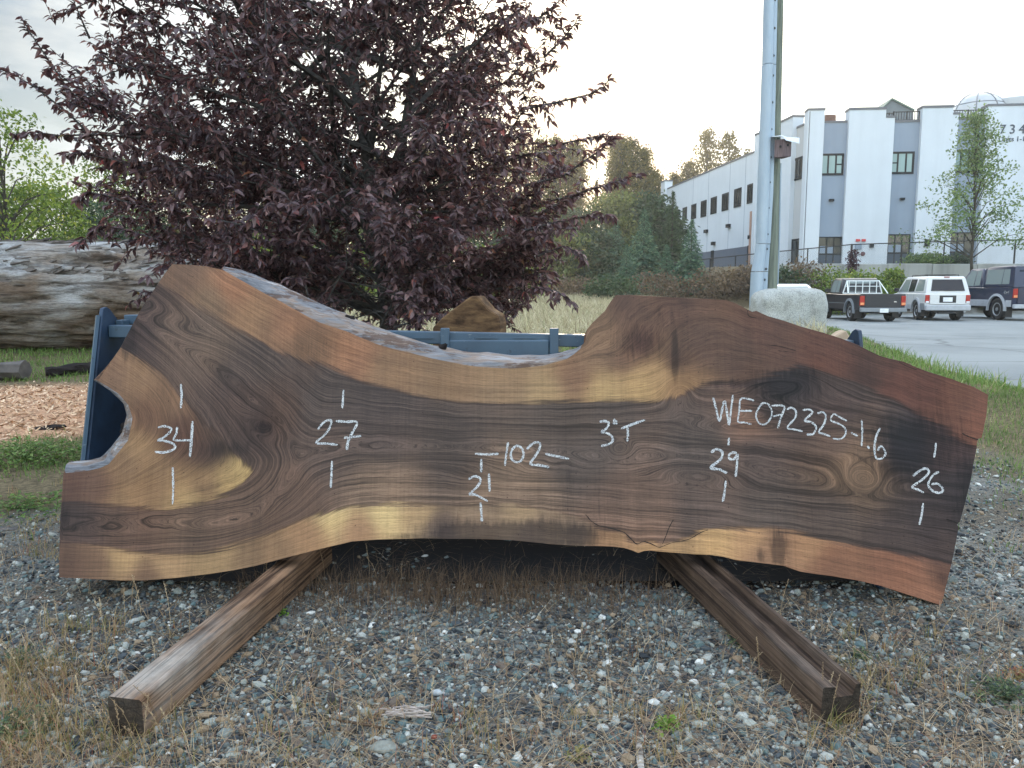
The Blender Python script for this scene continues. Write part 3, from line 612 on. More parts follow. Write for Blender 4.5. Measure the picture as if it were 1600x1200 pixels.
# curved shell
b = MB(); pr = []
for i in range(15):
    a = R(-78+i*(150/14)); pr.append((3.02+.36*math.cos(a), .42+.40*math.sin(a)))
pr = [(2.62, .03)]+pr
outer = [(XL+.002, y, z) for y, z in pr]; inner = [(XL+.002, y-.010*0-.01, z+.006) for y, z in pr]
b.loft([[(x, y, z) for y, z in pr]+[(x, y-.012, z+.004) for y, z in pr[::-1]] for x in (XL+.003, XR-.001)])
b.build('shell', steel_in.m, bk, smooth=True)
zt = PX(160, 505, XL).z
y0 = 2.83; yb = 2.95
z1 = PY(400, 508, y0).z; z2 = PY(400, 529, y0).z
z1r = PY(1300, 532, y0).z; dzr = z1-z2-.004; b = MB(); b.add([(x_, y_, z_+o_) for x_, z_ in ((XL+.003, z1), (XR-.001, z1r)) for y_ in (y0, y0+.055) for o_ in (0, -dzr)], [(0,1,3,2),(4,6,7,5),(0,4,5,1),(2,3,7,6),(0,2,6,4),(1,5,7,3)]); b.build('top_beam', steel.m, bk, bevel=.003)
b = MB(); xa = PY(600, 520, y0-.012).x
b.b2((XL+.003, yb, PY(200, 492, yb).z), (XL+.75, yb+.05, PY(200, 507, yb).z)); b.b2((XL+.003, yb-.01, PY(200, 499, yb).z), (XL+.03, y0+.056, PY(200, 520, yb).z)); b.build('rear_rail', steel.m, bk, bevel=.003)
b = MB(); xa = PY(701, 540, y0).x; xb = PY(858, 540, y0).x
b.b2((xa, y0-.022, PY(700, 531, y0).z), (xb, y0+.04, PY(700, 556, y0).z)); b.build('hitch_box', steel.m, bk, bevel=.004)
for xx in (695, 866):
    b = MB(); c = PY(xx, 520, y0-.03); b.b2((c.x-.016, y0-.034, PY(xx, 513, y0-.03).z), (c.x+.016, y0-.003, PY(xx, 562, y0).z)); b.build('gusset', steel.m, bk, bevel=.002)
for xx in (660, 760, 820):
    b = MB(); c = PY(xx, 528, y0); b.b2((c.x-.04, y0-.006, c.z-.002), (c.x+.04, y0-.0005, c.z+.002)); b.build('weld_seam', steel.m, bk)
b = MB(); b.b2((XL+.005, 2.58, .004), (XR-.003, 2.74, .018)); b.build('cutting_edge', bark_dark, bk, bevel=.003)

# wood offcut standing behind the bucket
offm = MT('offcut_wood', .85, .15); n = offm.noise(offm.coord('Object', (4, 3, 12)), 3, 6, .65)
offm.color(offm.ramp(n, [(.3, C(46, 34, 26)), (.5, C(92, 70, 50)), (.7, C(122, 96, 68))])); offm.bump(n, .6, .01)
yo = 3.62
outl = [(672, 700), (676, 512), (690, 497), (712, 480), (735, 463), (745, 462), (752, 470), (764, 484), (778, 492), (781, 506), (784, 700)]
pts = [PY(x, y, yo) for x, y in outl]; pts[0].z = pts[-1].z = .0
b = MB(); b.prism([p for p in pts], (.03, .14, .0)); o = b.build('wood_offcut', offm.m, loc=(pts[0].x+.2, yo, 0), bevel=.006); tag(o, 'brown triangular wood offcut poking up behind the middle of the blue bucket', 'wood offcut')
outl = [(1290, 700), (1299, 529), (1312, 520), (1322, 516), (1330, 530), (1335, 700)]
yo = 3.5; pts = [PY(x, y, yo) for x, y in outl]; pts[0].z = pts[-1].z = .0
b = MB(); b.prism([p for p in pts], (.02, .1, 0)); pale_w = paint('pale_wood', C(170, 150, 130), .8, .2, .25, 20, bump=.3)
o = b.build('wood_offcut', pale_w, loc=(pts[0].x, yo, 0), bevel=.006); tag(o, 'pale wood offcut peeping out behind the right end plate of the blue bucket', 'wood offcut')
# ================================================================== ground (one sheet to the horizon)
def axis(lo, hi, mid, fine, grow):
    out = [mid]; s = fine
    while out[-1] < hi: out.append(out[-1]+s); s *= grow
    s = fine; left = [mid]
    while left[-1] > lo: left.append(left[-1]-s); s *= grow
    return np.array(left[::-1][:-1]+out)
ax_ = axis(-290, 290, 0, .045, 1.018); ay_ = axis(-50, 500, 2.2, .035, 1.0165)
GX, GY = np.meshgrid(ax_, ay_)
GZ = Hn(GX, GY); nxg = len(ax_); nyg = len(ay_)
idx = np.arange(nxg*nyg).reshape(nyg, nxg)
gf = np.stack([idx[:-1, :-1], idx[:-1, 1:], idx[1:, 1:], idx[1:, :-1]], -1).reshape(-1, 4)
x, y = GX.ravel(), GY.ravel()
def zone_grass(x, y):
    n = .35*vnoise(x, y, 2.2, 11)+.25*vnoise(x, y, 6, 12)
    e = edge_x(y)
    bank = sst(2.0, 3.0, x-.2*y+.6+n)*sst(2.5, 3.2, y+n)
    left = sst(3.1, 3.7, y+n*.8)*sst(-1.6, -2.3, x+n*.5)
    far = sst(7.2, 9.0, y+n)
    g = np.maximum(np.maximum(bank, left), far)
    return np.clip(g, 0, 1)*(1-sst(-.15, .05, x-e+.25*n))
def zone_chip(x, y):
    n = .5*vnoise(x, y, 1.6, 21)
    return sst(1.15, .8, np.sqrt(((x+4.9)/2.9)**2+((y-6.7)/1.7)**2)+n*.35)
def zone_asph(x, y):
    return sst(-.05, .12, x-edge_x(y)+.10*vnoise(x, y, 5, 4))*(y < 37.6)*sst(2, 4, y)
zg, zc, za = zone_grass(x, y), zone_chip(x, y), zone_asph(x, y)
gm = MT('ground_surface', .95, .15)
P = gm.pos()
vn = gm.voro(P, 95, out='Color'); vd = gm.voro(P, 95)
st = gm.ramp(gm.sep(vn)[0], [(0, C(72, 75, 78)), (.35, C(108, 113, 114)), (.6, C(140, 140, 134)), (.85, C(118, 130, 132)), (1, C(172, 172, 168))])
fine = gm.noise(P, 160, 4, .7); big = gm.noise(P, 1.3, 5, .6)
dirt = gm.ramp(fine, [(.34, C(48, 44, 39)), (.5, C(80, 75, 67)), (.68, C(130, 123, 111))])
grav = gm.mix(gm.ramp(big, [(.36, .2), (.56, .95)]), st, dirt)
gg = gm.ramp(gm.noise(P, 30, 5, .7), [(.3, C(66, 58, 44)), (.5, C(98, 88, 68)), (.62, C(120, 108, 84)), (.78, C(104, 104, 68))])
chp = gm.ramp(gm.noise(P, 55, 4, .7), [(.3, C(110, 82, 62)), (.5, C(178, 140, 112)), (.7, C(214, 178, 148))])
asn = gm.noise(P, 90, 4, .7); asb = gm.noise(P, .35, 6, .62)
asp = gm.mix(.8, gm.ramp(asn, [(.3, C(118, 123, 124)), (.7, C(148, 152, 152))]), gm.ramp(asb, [(.32, (.72, .73, .74, 1)), (.55, (1, 1, 1, 1)), (.7, (1.1, 1.1, 1.1, 1))]), 'MULTIPLY')
crk = gm.voro(gm.mix(.06, gm.pos((.22, .30, .3)), gm.noise(P, 1.5, 4, .6, out='Color')), 1, 'DISTANCE_TO_EDGE')
asp = gm.mix(1, asp, gm.ramp(crk, [(0, .62), (.006, .75), (.012, 1.0)]), 'MULTIPLY')
c = gm.mix(gm.attr('grass'), grav, gg); c = gm.mix(gm.attr('chips'), c, chp); c = gm.mix(gm.attr('asphalt'), c, asp)
gm.color(c)
hgt = gm.mix(gm.attr('asphalt'), gm.math('MULTIPLY_ADD', vd, -1.0, 1.0), gm.math('MULTIPLY', asn, .12))
gm.bump(hgt, .8, .008)
g = npobj('ground', np.stack([x, y, GZ.ravel()], 1), gf, gm.m, attrs={'grass': zg, 'chips': zc, 'asphalt': za}, smooth=True)
tag(g, kind='structure')

# ------------------------------------------------------------------ loose gravel
def ico(sub, seed, rough=.25):
    vs, fs = rock_mesh((0, 0, 0), (1, 1, 1), seed, sub, rough); r = np.random.default_rng(seed)
    V = np.array(vs); V = V*(1+r.uniform(-.10, .10, (len(V), 1))); return V, np.array(fs)
def scatter_rocks(name, pts, sizes, mat, variants, sink=.25):
    n = len(pts); Vs, Fs, T = [], [], []; off = 0
    which = rng.integers(0, len(variants), n)
    for k, (bv, bf) in enumerate(variants):
        sel = np.where(which == k)[0]; m = len(sel)
        if not m: continue
        q = rng.normal(size=(m, 4)); q /= np.linalg.norm(q, axis=1, keepdims=True); w, a, b, c = q.T
        Rm = np.stack([1-2*(b*b+c*c), 2*(a*b-c*w), 2*(a*c+b*w), 2*(a*b+c*w), 1-2*(a*a+c*c), 2*(b*c-a*w), 2*(a*c-b*w), 2*(b*c+a*w), 1-2*(a*a+b*b)], 1).reshape(m, 3, 3)
        s = sizes[sel][:, None]*np.stack([rng.uniform(.8, 1.25, m), rng.uniform(.55, .95, m), rng.uniform(.45, .8, m)], 1)
        V = bv[None]*s[:, None, :]; V = np.einsum('nij,nkj->nki', Rm, V); V[:, :, 2] *= .75
        V = V+pts[sel][:, None, :]; V[:, :, 2] += (sizes[sel]*(.5-sink))[:, None]
        F_ = bf[None]+(np.arange(m)*len(bv))[:, None, None]+off
        Vs.append(V.reshape(-1, 3)); Fs.append(F_.reshape(-1, 3)); T.append(np.repeat(rng.random(m), len(bv))); off += m*len(bv)
    o = npobj(name, np.concatenate(Vs), np.concatenate(Fs), mat, attrs={'rnd': np.concatenate(T)}); return o
stone = MT('gravel_stone', .8, .3)
a_ = stone.attr('rnd'); n = stone.noise(stone.pos(), 240, 4, .7)
sc_ = stone.ramp(a_, [(0, C(46, 50, 54)), (.16, C(72, 78, 82)), (.34, C(104, 110, 108)), (.44, C(92, 110, 110)), (.54, C(126, 134, 130)), (.68, C(156, 160, 152)), (.76, C(106, 94, 84)), (.86, C(172, 174, 168)), (.92, C(142, 124, 102)), (.988, C(214, 214, 208))], 'CONSTANT')
stone.color(stone.mix(.8, sc_, stone.ramp(n, [(.3, .62), (.7, 1.25)]), 'MULTIPLY')); stone.bump(n, .4, .003)
def view_pts(n, y0, y1, margin=.12, power=1.0):
    """random ground points in the wedge in front of the camera, denser close by"""
    u = rng.random(n); yy = (y0**(-power)+u*(y1**(-power)-y0**(-power)))**(-1/power)
    xx = (rng.random(n)*2-1)*(.667*yy*(1+margin)+.1); return xx, yy
va = [ico(1, i, .22) for i in range(7)]
vb = [ico(0, 20+i, .1) for i in range(5)]
def gz(xx, yy): return np.stack([xx, yy, Hn(xx, yy)], 1)
xx, yy = view_pts(112000, 1.25, 4.6, .42)
keep = (zone_grass(xx, yy) < rng.random(len(xx))*.9) & (vnoise(xx, yy, 2.6, 40)+.5*vnoise(xx, yy, 7, 41)+.12 > -rng.random(len(xx))*.9); xx, yy = xx[keep], yy[keep]
sz = np.clip(rng.lognormal(math.log(.0051), .50, len(xx)), .0018, .020)
tag(scatter_rocks('gravel', gz(xx, yy), sz, stone.m, va), 'crushed blue grey gravel under and in front of the slab', 'gravel', kind='stuff')
xx, yy = view_pts(30000, 1.25, 3.4, .3)
keep = (zone_grass(xx, yy) < rng.random(len(xx))); xx, yy = xx[keep], yy[keep]
tag(scatter_rocks('gravel_fines', gz(xx, yy), rng.uniform(.0016, .0034, len(xx)), stone.m, vb), 'fine stone chippings between the gravel', 'gravel', kind='stuff')
xx, yy = view_pts(9000, 4.2, 8, .0); e = edge_x(yy); keep = (xx < e-.1) & (zone_grass(xx, yy) < rng.random(len(xx))); xx, yy = xx[keep], yy[keep]
tag(scatter_rocks('coarse_gravel', gz(xx, yy), rng.uniform(.005, .014, len(xx)), stone.m, vb), 'scattered stones on the ground beyond the slab', 'gravel', kind='stuff')

# ------------------------------------------------------------------ blades, weeds and litter
def blades(name, bases, hgt, wid, lean, mat, segs=3, rnd=None, dirs=None, curl=1.0):
    """tapering grass blades; bases (n,3)"""
    n = len(bases); az = rng.uniform(0, 2*np.pi, n) if dirs is None else dirs
    d = np.stack([np.cos(az), np.sin(az), np.zeros(n)], 1); s = np.stack([-np.sin(az), np.cos(az), np.zeros(n)], 1)
    yaw = rng.uniform(-1, 1, n)[:, None]; s = s*np.sqrt(1-.6*yaw**2)+d*yaw*.6
    h = hgt if hasattr(hgt, '__len__') else np.full(n, hgt); le = lean if hasattr(lean, '__len__') else np.full(n, lean)
    Vs = []
    for k in range(segs+1):
        t = k/segs; wd = wid*(1-t)**.7*.5 if k < segs else wid*.04
        c = bases+d*(h*le*t**(1+curl))[:, None]+np.array([0, 0, 1])*(h*(t-.35*np.minimum(le, 1.2)*t*t))[:, None]
        Vs += [c-s*wd, c+s*wd]
    V = np.stack(Vs, 1); m = V.shape[1]; f = np.array([(2*k, 2*k+1, 2*k+3, 2*k+2) for k in range(segs)])
    Fc = (f[None]+(np.arange(n)*m)[:, None, None]).reshape(-1, 4)
    r_ = rng.random(n) if rnd is None else rnd
    return npobj(name, V.reshape(-1, 3), Fc, mat, attrs={'rnd': np.repeat(r_, m)})
def leafy(name, stops, rough=.6, trans=.3, spec=.25):
    m = MT(name, rough, spec); c = m.ramp(m.attr('rnd'), stops); m.color(c)
    if trans: m.translucent(c, trans)
    return m.m
green_m = leafy('green_grass', [(0, C(62, 84, 44)), (.4, C(86, 112, 56)), (.7, C(112, 140, 70)), (.88, C(140, 150, 92)), (1, C(168, 160, 120))])
straw_m = leafy('dry_grass', [(0, C(92, 74, 60)), (.3, C(138, 116, 92)), (.6, C(172, 148, 116)), (.8, C(202, 182, 150)), (.9, C(140, 90, 80)), (1, C(120, 116, 72))])
field_m = leafy('field_grass', [(0, C(120, 112, 88)), (.4, C(168, 158, 126)), (.7, C(205, 196, 164)), (1, C(130, 142, 92))])
weed_m = leafy('weed', [(0, C(84, 92, 52)), (.25, C(124, 124, 70)), (.45, C(156, 134, 88)), (.7, C(176, 150, 116)), (.85, C(150, 96, 74)), (1, C(136, 78, 76))])
def clusters(n, y0, y1, per, spread, power=1.0, cond=None):
    cx, cy = view_pts(n, y0, y1, .1, power)
    if cond is not None: k = cond(cx, cy); cx, cy = cx[k], cy[k]
    m = rng.integers(per[0], per[1], len(cx)); X = np.repeat(cx, m)+rng.normal(0, spread, m.sum()); Y = np.repeat(cy, m)+rng.normal(0, spread, m.sum())
    return X, Y, np.repeat(rng.random(len(cx)), m)
offslab = lambda x, y: ~((y > 2.34) & (y < 2.85) & (np.abs(x+.05) < 1.6))
def mixr(r, a=.35): return np.clip(r*(1-a)+rng.random(len(r))*a, 0, 1)
# dried stems and litter in the gravel
X, Y, r = clusters(950, 1.3, 3.2, (3, 12), .022, 1, lambda x, y: (vnoise(x, y, 3, 50)+.25*np.abs(x)-.15*y+.15 > 0) & (vnoise(x, y, 1.1, 55) > -.5))
k = offslab(X, Y); X, Y, r = X[k], Y[k], r[k]
tag(blades('dry_weeds', gz(X, Y), rng.uniform(.015, .075, len(X)), .0022, rng.uniform(.1, .9, len(X)), straw_m, rnd=mixr(r)), 'short dried weeds growing through the gravel', 'weeds', kind='stuff')
X, Y, r = clusters(3600, 1.25, 3.4, (1, 6), .05)
flat = gz(X, Y)+np.array([0, 0, .006])
o = blades('dead_stems', flat, rng.uniform(.012, .055, len(X)), .0018, rng.uniform(2.0, 4.0, len(X)), straw_m, segs=3, rnd=mixr(r), curl=.2); tag(o, 'broken dead stems lying on the gravel', 'plant litter', kind='stuff')
# row of dead grass right below the slab, its browns darkened to paint in shade
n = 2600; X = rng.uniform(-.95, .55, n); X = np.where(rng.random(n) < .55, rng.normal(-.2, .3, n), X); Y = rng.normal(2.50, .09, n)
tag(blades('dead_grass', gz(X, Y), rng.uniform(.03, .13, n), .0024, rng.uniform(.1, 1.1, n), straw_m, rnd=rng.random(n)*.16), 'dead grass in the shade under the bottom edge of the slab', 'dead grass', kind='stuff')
# taller weeds at the left foreground
def weed_zone(px0, px1, py0, py1, n):
    P_ = [PZ(random.uniform(px0, px1), random.uniform(py0, py1), 0) for _ in range(n)]; return np.array([p.x for p in P_]), np.array([p.y for p in P_])
XS, YS, RS = [], [], []
for z, cnt in (((0, 110, 1040, 1200), 90), ((0, 200, 960, 1200), 80), ((110, 300, 880, 1010), 30), ((150, 300, 1120, 1200), 30), ((1380, 1600, 1000, 1100), 20), ((1320, 1400, 990, 1100), 22), ((1270, 1350, 1100, 1180), 16), ((380, 420, 880, 960), 6), ((700, 1100, 1120, 1200), 34), ((420, 700, 1080, 1200), 26), ((0, 100, 760, 900), 30)):
    a, b = weed_zone(*z, cnt); m = rng.integers(5, 16, len(a)); XS.append(np.repeat(a, m)+rng.normal(0, .016, m.sum())); YS.append(np.repeat(b, m)+rng.normal(0, .016, m.sum())); RS.append(np.repeat(rng.random(len(a)), m))
X, Y, r = map(np.concatenate, (XS, YS, RS)); k = offslab(X, Y); X, Y, r = X[k], Y[k], r[k]
tag(blades('tall_weeds', gz(X, Y), rng.uniform(.015, .085, len(X)), .0024, rng.uniform(.15, 1.1, len(X)), weed_m, rnd=mixr(r, .5)), 'olive and rust coloured weeds among the gravel', 'weeds', kind='stuff')
# seed heads
SV, SF, SR = [], [], []; off = 0
def seed_stems(P_, hs):
    global off
    for p, h in zip(P_, hs):
        az = random.uniform(0, 6.28); le = random.uniform(.05, .45); col_ = random.uniform(.3, .8)
        pt = [Vector((p[0], p[1], H(p[0], p[1])))+Vector((math.cos(az)*le*h*t*t, math.sin(az)*le*h*t*t, h*t)) for t in (0, .33, .66, 1)]
        b = MB(); b.tube(pt, [.0009, .0008, .0007, .0005], 3, False)
        for i in range(26):
            t = .55+.45*i/26; q = pt[2].lerp(pt[3], max(0, (t-.66)/.34)) if t > .66 else pt[1].lerp(pt[2], (t-.33)/.33)
            a2 = random.uniform(0, 6.28); d = Vector((math.cos(a2), math.sin(a2), random.uniform(.3, 1.2)))*.006*(1.35-t); w_ = Vector((-math.sin(a2), math.cos(a2), 0))*.0016
            b.add([q-w_*.4, q+d*.6-w_, q+d*1.3, q+d*.6+w_], [(0, 1, 2, 3)])
        V = np.array(b.v)
        for f in b.f:
            SF.append([i+off for i in (f if len(f) == 4 else (*f, f[-1]))])
        SV.append(V); SR.append(np.full(len(V), col_)); off += len(V)
pp = []
for z, cnt in (((0, 120, 980, 1200), 34), ((120, 300, 960, 1180), 26), ((300, 700, 1050, 1200), 16), ((700, 1000, 1000, 1200), 14), ((1000, 1400, 960, 1100), 8), ((180, 260, 1080, 1180), 8), ((1280, 1350, 1100, 1150), 6), ((400, 640, 900, 960), 6)):
    a, b_ = weed_zone(*z, cnt); pp += list(zip(a, b_))
seed_stems(pp, [random.uniform(.05, .15) for _ in pp])
tag(npobj('seed_stems', np.concatenate(SV), np.array(SF), straw_m, attrs={'rnd': np.concatenate(SR)}), 'dry stems with seed heads standing in the gravel', 'weeds', kind='stuff')

# green grass: bank on the right, clumps at left, strip beyond the log
def area(n, fn, x0, x1, y0, y1, h, w_, le, mat, name, lbl, cat='grass', r0=0, r1=1):
    X = rng.uniform(x0, x1, n); Y = rng.uniform(y0, y1, n); p = fn(X, Y); k = rng.random(n) < p; X, Y = X[k], Y[k]
    r = np.clip(.5+.28*vnoise(X, Y, 3, 60)+rng.normal(0, .2, len(X)), 0, 1)*(r1-r0)+r0
    return tag(blades(name, gz(X, Y), rng.uniform(.4, 1, len(X))*h, w_, rng.uniform(.2, 1.1, len(X)), mat, 2, rnd=r), lbl, cat, kind='stuff')
area(90000, lambda x, y: zone_grass(x, y)*np.clip(.62+.8*vnoise(x, y, 2.4, 61), 0, 1)*(x < .8*y+.8)*sst(-.02, -.2, x-edge_x(y)), 1.2, 5.8, 2.7, 8.5, .062, .0045, .5, green_m, 'grass_bank', 'green grass on the bank at the right of the slab')
area(26000, lambda x, y: zone_grass(x, y)*np.clip(.5+.6*vnoise(x, y, 1.2, 62), 0, 1)*sst(-.05, -.4, x-edge_x(y)), 2.0, 9.5, 8.5, 22, .11, .011, .5, green_m, 'verge_grass', 'rough grass along the edge of the parking lot')
area(26000, lambda x, y: (1-zone_chip(x, y))*zone_grass(x, y)*np.clip(.35+.9*vnoise(x, y, 2.6, 63), 0, 1)*(x > -.75*y-.6), -5, -1.5, 3.0, 7.0, .07, .005, .5, green_m, 'grass_patch', 'patchy green grass at the left of the slab')
area(30000, lambda x, y: np.ones_like(x)*(x > -.8*y), -14, -2.5, 8.6, 14, .10, .012, .4, green_m, 'lawn', 'bright grass under and beyond the fallen log', r0=.4, r1=.9)
area(60000, lambda x, y: (x < np.minimum(edge_x(y)-1.2, 9))*(x > -.75*y), -10, 9, 14, 44, .55, .03, .3, field_m, 'dry_field', 'tall dry grass in the field behind the bucket', 'dry grass')
area(9000, lambda x, y: (x < edge_x(y)-.2)*(x > -.2*y)*1.0, -1.5, 6, 6.5, 15, .22, .012, .3, green_m, 'field_edge', 'long green grass behind the steel bucket', r0=.3, r1=1)
area(22000, lambda x, y: zone_grass(x, y)*np.clip(.35-.8*vnoise(x, y, 2.4, 61), 0, 1)*(x < .72*y+.6)*sst(-.02, -.2, x-edge_x(y)), 1.2, 6.5, 2.7, 11, .04, .004, .9, straw_m, 'straw_litter', 'dry straw lying between the green grass on the right bank', 'dry grass')
# low green clumps
def clump(name, label, px, py, n, rad, h, mat, cat='weed', leafw=.006, z=0.0, broad=True, r0=0, r1=1):
    c = PZ(px, py, z); V, F_, T = [], [], []; b = MB()
    for i in range(n):
        a = random.uniform(0, 6.28); d = rad*random.random()**.6; p = Vector((c.x+math.cos(a)*d, c.y+math.sin(a)*d, 0)); p.z = H(p.x, p.y)+h*random.uniform(.05, 1)*(1-.6*d/rad)
        az = random.uniform(0, 6.28); u = Vector((math.cos(az), math.sin(az), random.uniform(-.3, .9))).normalized(); s = Vector((-math.sin(az), math.cos(az), random.uniform(-.3, .3)))
        L_ = leafw*random.uniform(1.6, 3.4); w_ = leafw*random.uniform(.5, .9)
        b.add([p, p+u*L_*.5-s*w_, p+u*L_+Vector((0, 0, -L_*.25)), p+u*L_*.5+s*w_], [(0, 1, 2, 3)]); T += [r0+(r1-r0)*random.random()]*4
    for i in range(max(3, n//14)):
        a = random.uniform(0, 6.28); d = rad*random.random(); q = Vector((c.x+math.cos(a)*d, c.y+math.sin(a)*d, 0)); q.z = H(q.x, q.y)+h*random.uniform(.4, 1)
        base = Vector((c.x+random.uniform(-.2, .2)*rad, c.y, H(c.x, c.y)-.002)); k0 = len(b.v); b.tube([base, base.lerp(q, .5)+Vector((0, 0, h*.15)), q], [.0014, .0011, .0007], 3, False); T += [r1*.5]*(len(b.v)-k0)
    fs = [f if len(f) == 4 else (*f, f[-1]) for f in b.f]
    return tag(npobj(name, np.array(b.v), np.array(fs), mat, loc=(c.x, c.y, H(c.x, c.y)), attrs={'rnd': T}), label, cat)
lime = leafy('lime_leaf', [(0, C(84, 120, 44)), (.5, C(120, 158, 60)), (1, C(150, 180, 84))], trans=.4)
dkgr = leafy('dull_leaf', [(0, C(58, 72, 52)), (.5, C(80, 98, 70)), (1, C(110, 122, 84))], trans=.3)
clump('leafy_weed', 'small bright lime green weed near the bottom middle of the gravel', 1043, 1146, 90, .032, .035, lime, leafw=.006)
clump('leafy_weed', 'tiny green weed beside the upper part of the left timber', 443, 968, 26, .018, .02, lime, leafw=.006)
clump('leafy_weed', 'dull green low weed at the far right of the gravel', 1572, 1092, 330, .085, .06, dkgr, leafw=.0055)
clump('leafy_weed', 'rust tipped low weed above the far right green weed', 1590, 1062, 120, .05, .04, weed_m, leafw=.005, r0=.3, r1=1)
clump('leafy_weed', 'small green weed right of the grooved timber', 1352, 1030, 70, .035, .025, dkgr, leafw=.005)
clump('leafy_weed', 'dark green weed beside the lower left face of the grooved timber', 1158, 1012, 90, .05, .03, dkgr, leafw=.005)
clump('leafy_weed', 'wide green weed clump left of the slab beside the wood chips', 38, 722, 900, .34, .17, green_m, leafw=.014, r0=.2, r1=.85)
clump('leafy_weed', 'low green weed mat beside the lower left corner of the slab', 40, 800, 500, .3, .05, green_m, leafw=.010, r0=.1, r1=.8)
clump('leafy_weed', 'green weed at the left edge below the bleached timber end', 12, 1150, 260, .10, .07, dkgr, leafw=.006)
clump('leafy_weed', 'olive weed at the left edge beside the pale timber end', 30, 1040, 160, .08, .05, dkgr, leafw=.005)
clump('leafy_weed', 'yellow green sprig at the bottom edge left of the pale stick', 905, 1192, 60, .03, .045, weed_m, leafw=.005, r0=0, r1=.5)
# wood chips heap
n = 16000; X = rng.uniform(-8.2, -2.2, n); Y = rng.uniform(4.8, 8.9, n); k = rng.random(n) < zone_chip(X, Y); X, Y = X[k], Y[k]; n = len(X)
Pc = gz(X, Y)+np.stack([np.zeros(n), np.zeros(n), rng.uniform(.0, .03, n)], 1)
az = rng.uniform(0, 6.28, n); u = np.stack([np.cos(az), np.sin(az), rng.normal(0, .35, n)], 1); s = np.stack([-np.sin(az), np.cos(az), rng.normal(0, .35, n)], 1)
L_ = rng.uniform(.008, .035, n)[:, None]; W_ = rng.uniform(.003, .008, n)[:, None]
V = np.stack([Pc-u*L_-s*W_, Pc+u*L_-s*W_, Pc+u*L_+s*W_, Pc-u*L_+s*W_], 1).reshape(-1, 3)
chip_m = leafy('wood_chip', [(0, C(110, 86, 66)), (.3, C(158, 126, 98)), (.6, C(194, 162, 130)), (1, C(218, 194, 166))], .8, 0)
tag(npobj('wood_chips', V, np.arange(4*n).reshape(-1, 4), chip_m, attrs={'rnd': np.repeat(rng.random(n), 4)}), 'pale wood chips spread on the ground at the left', 'wood chips', kind='stuff')
# things lying in the foreground
b = MB(); c = PZ(640, 1116, .012); r = random.Random(3)
for i in range(34):
    o_ = Vector((r.uniform(-.055, .045), r.uniform(-.018, .022), r.uniform(0, .014))); a = r.uniform(-.35, .25); l_ = r.uniform(.02, .05)
    b.box(c+o_, (l_, .003, .0022), Matrix.Rotation(a, 3, 'Z') @ Matrix.Rotation(r.uniform(-.3, .3), 3, 'Y'))
o = b.build('bark_piece', paint('bleached_fibre', C(170, 158, 150), .9, .1, .3, 60), loc=c); tag(o, 'frayed pale piece of bark lying on the gravel near the bottom middle', 'bark piece')
def stick(name, label, p, q, r0, mat, cat, flat=.5, z=.012):
    p = PZ(*p, z); q = PZ(*q, z); n_ = 9; d = (q-p); s = Vector((-d.y, d.x, 0)).normalized(); rings = []
    for i in range(n_):
        t = i/(n_-1); rr_ = r0*(math.sin(math.pi*min(1, .12+t*.84))**.6); c = p+d*t+s*.12*r0*math.sin(t*5)
        rings.append([c+s*rr_*math.cos(a)+Vector((0, 0, rr_*flat*math.sin(a))) for a in [k*math.pi/4 for k in range(8)]])
    b = MB(); b.loft(rings); return tag(b.build(name, mat, loc=p, smooth=True), label, cat)
bone = timber_mat('bleached_wood', C(120, 112, 104), C(176, 170, 162), C(220, 215, 208))
stick('wood_splinter', 'bleached pointed wood splinter standing at the bottom edge of the photo', (1004, 1215), (996, 1152), .0115, bone, 'wood splinter', .7)
stick('stick', 'thin tan stick lying left of the frayed bark piece', (520, 1124), (618, 1140), .0035, straw_m, 'stick', 1)
def pebble(label, px, py, s, colr, seed):
    c = PZ(px, py, .004); vs, fs = rock_mesh((c.x, c.y, c.z+s[2]*.45), s, seed, 3, .16)
    b = MB(); b.add(vs, fs); return tag(b.build('stone', stonemat(colr), loc=c, smooth=True), label, 'stone')
def stonemat(c):
    m = MT('stone', .8, .3); n = m.noise(m.coord('Object'), 60, 5, .7); lo = tuple(k*.7 for k in c[:3])+(1,); hi = tuple(min(.8, k*1.25) for k in c[:3])+(1,)
    m.color(m.ramp(n, [(.3, lo), (.7, hi)])); m.bump(n, .4, .004); return m.m
pebble('flat grey stone at the bottom left of the frayed bark', 600, 1170, (.034, .018, .010), C(132, 134, 126), 5)
pebble('dark slate stone standing left of the frayed bark', 517, 1098, (.011, .010, .020), C(70, 66, 68), 6)
pebble('dark grey stone right of the lower right corner of the slab', 1470, 984, (.026, .017, .012), C(74, 80, 86), 7)
pebble('white stone above the frayed bark piece', 683, 1084, (.014, .010, .009), C(168, 174, 176), 8)
pebble('cream coloured stone in the middle of the gravel', 735, 1003, (.013, .009, .008), C(176, 162, 138), 9)
pebble('small brick red stone below the frayed bark piece', 678, 1153, (.009, .006, .005), C(128, 66, 54), 10)
pebble('pale round stone left of the lime green weed', 893, 1005, (.014, .011, .010), C(176, 180, 178), 11)
pebble('white stone left of the bleached timber', 86, 1048, (.015, .010, .009), C(190, 192, 196), 12)

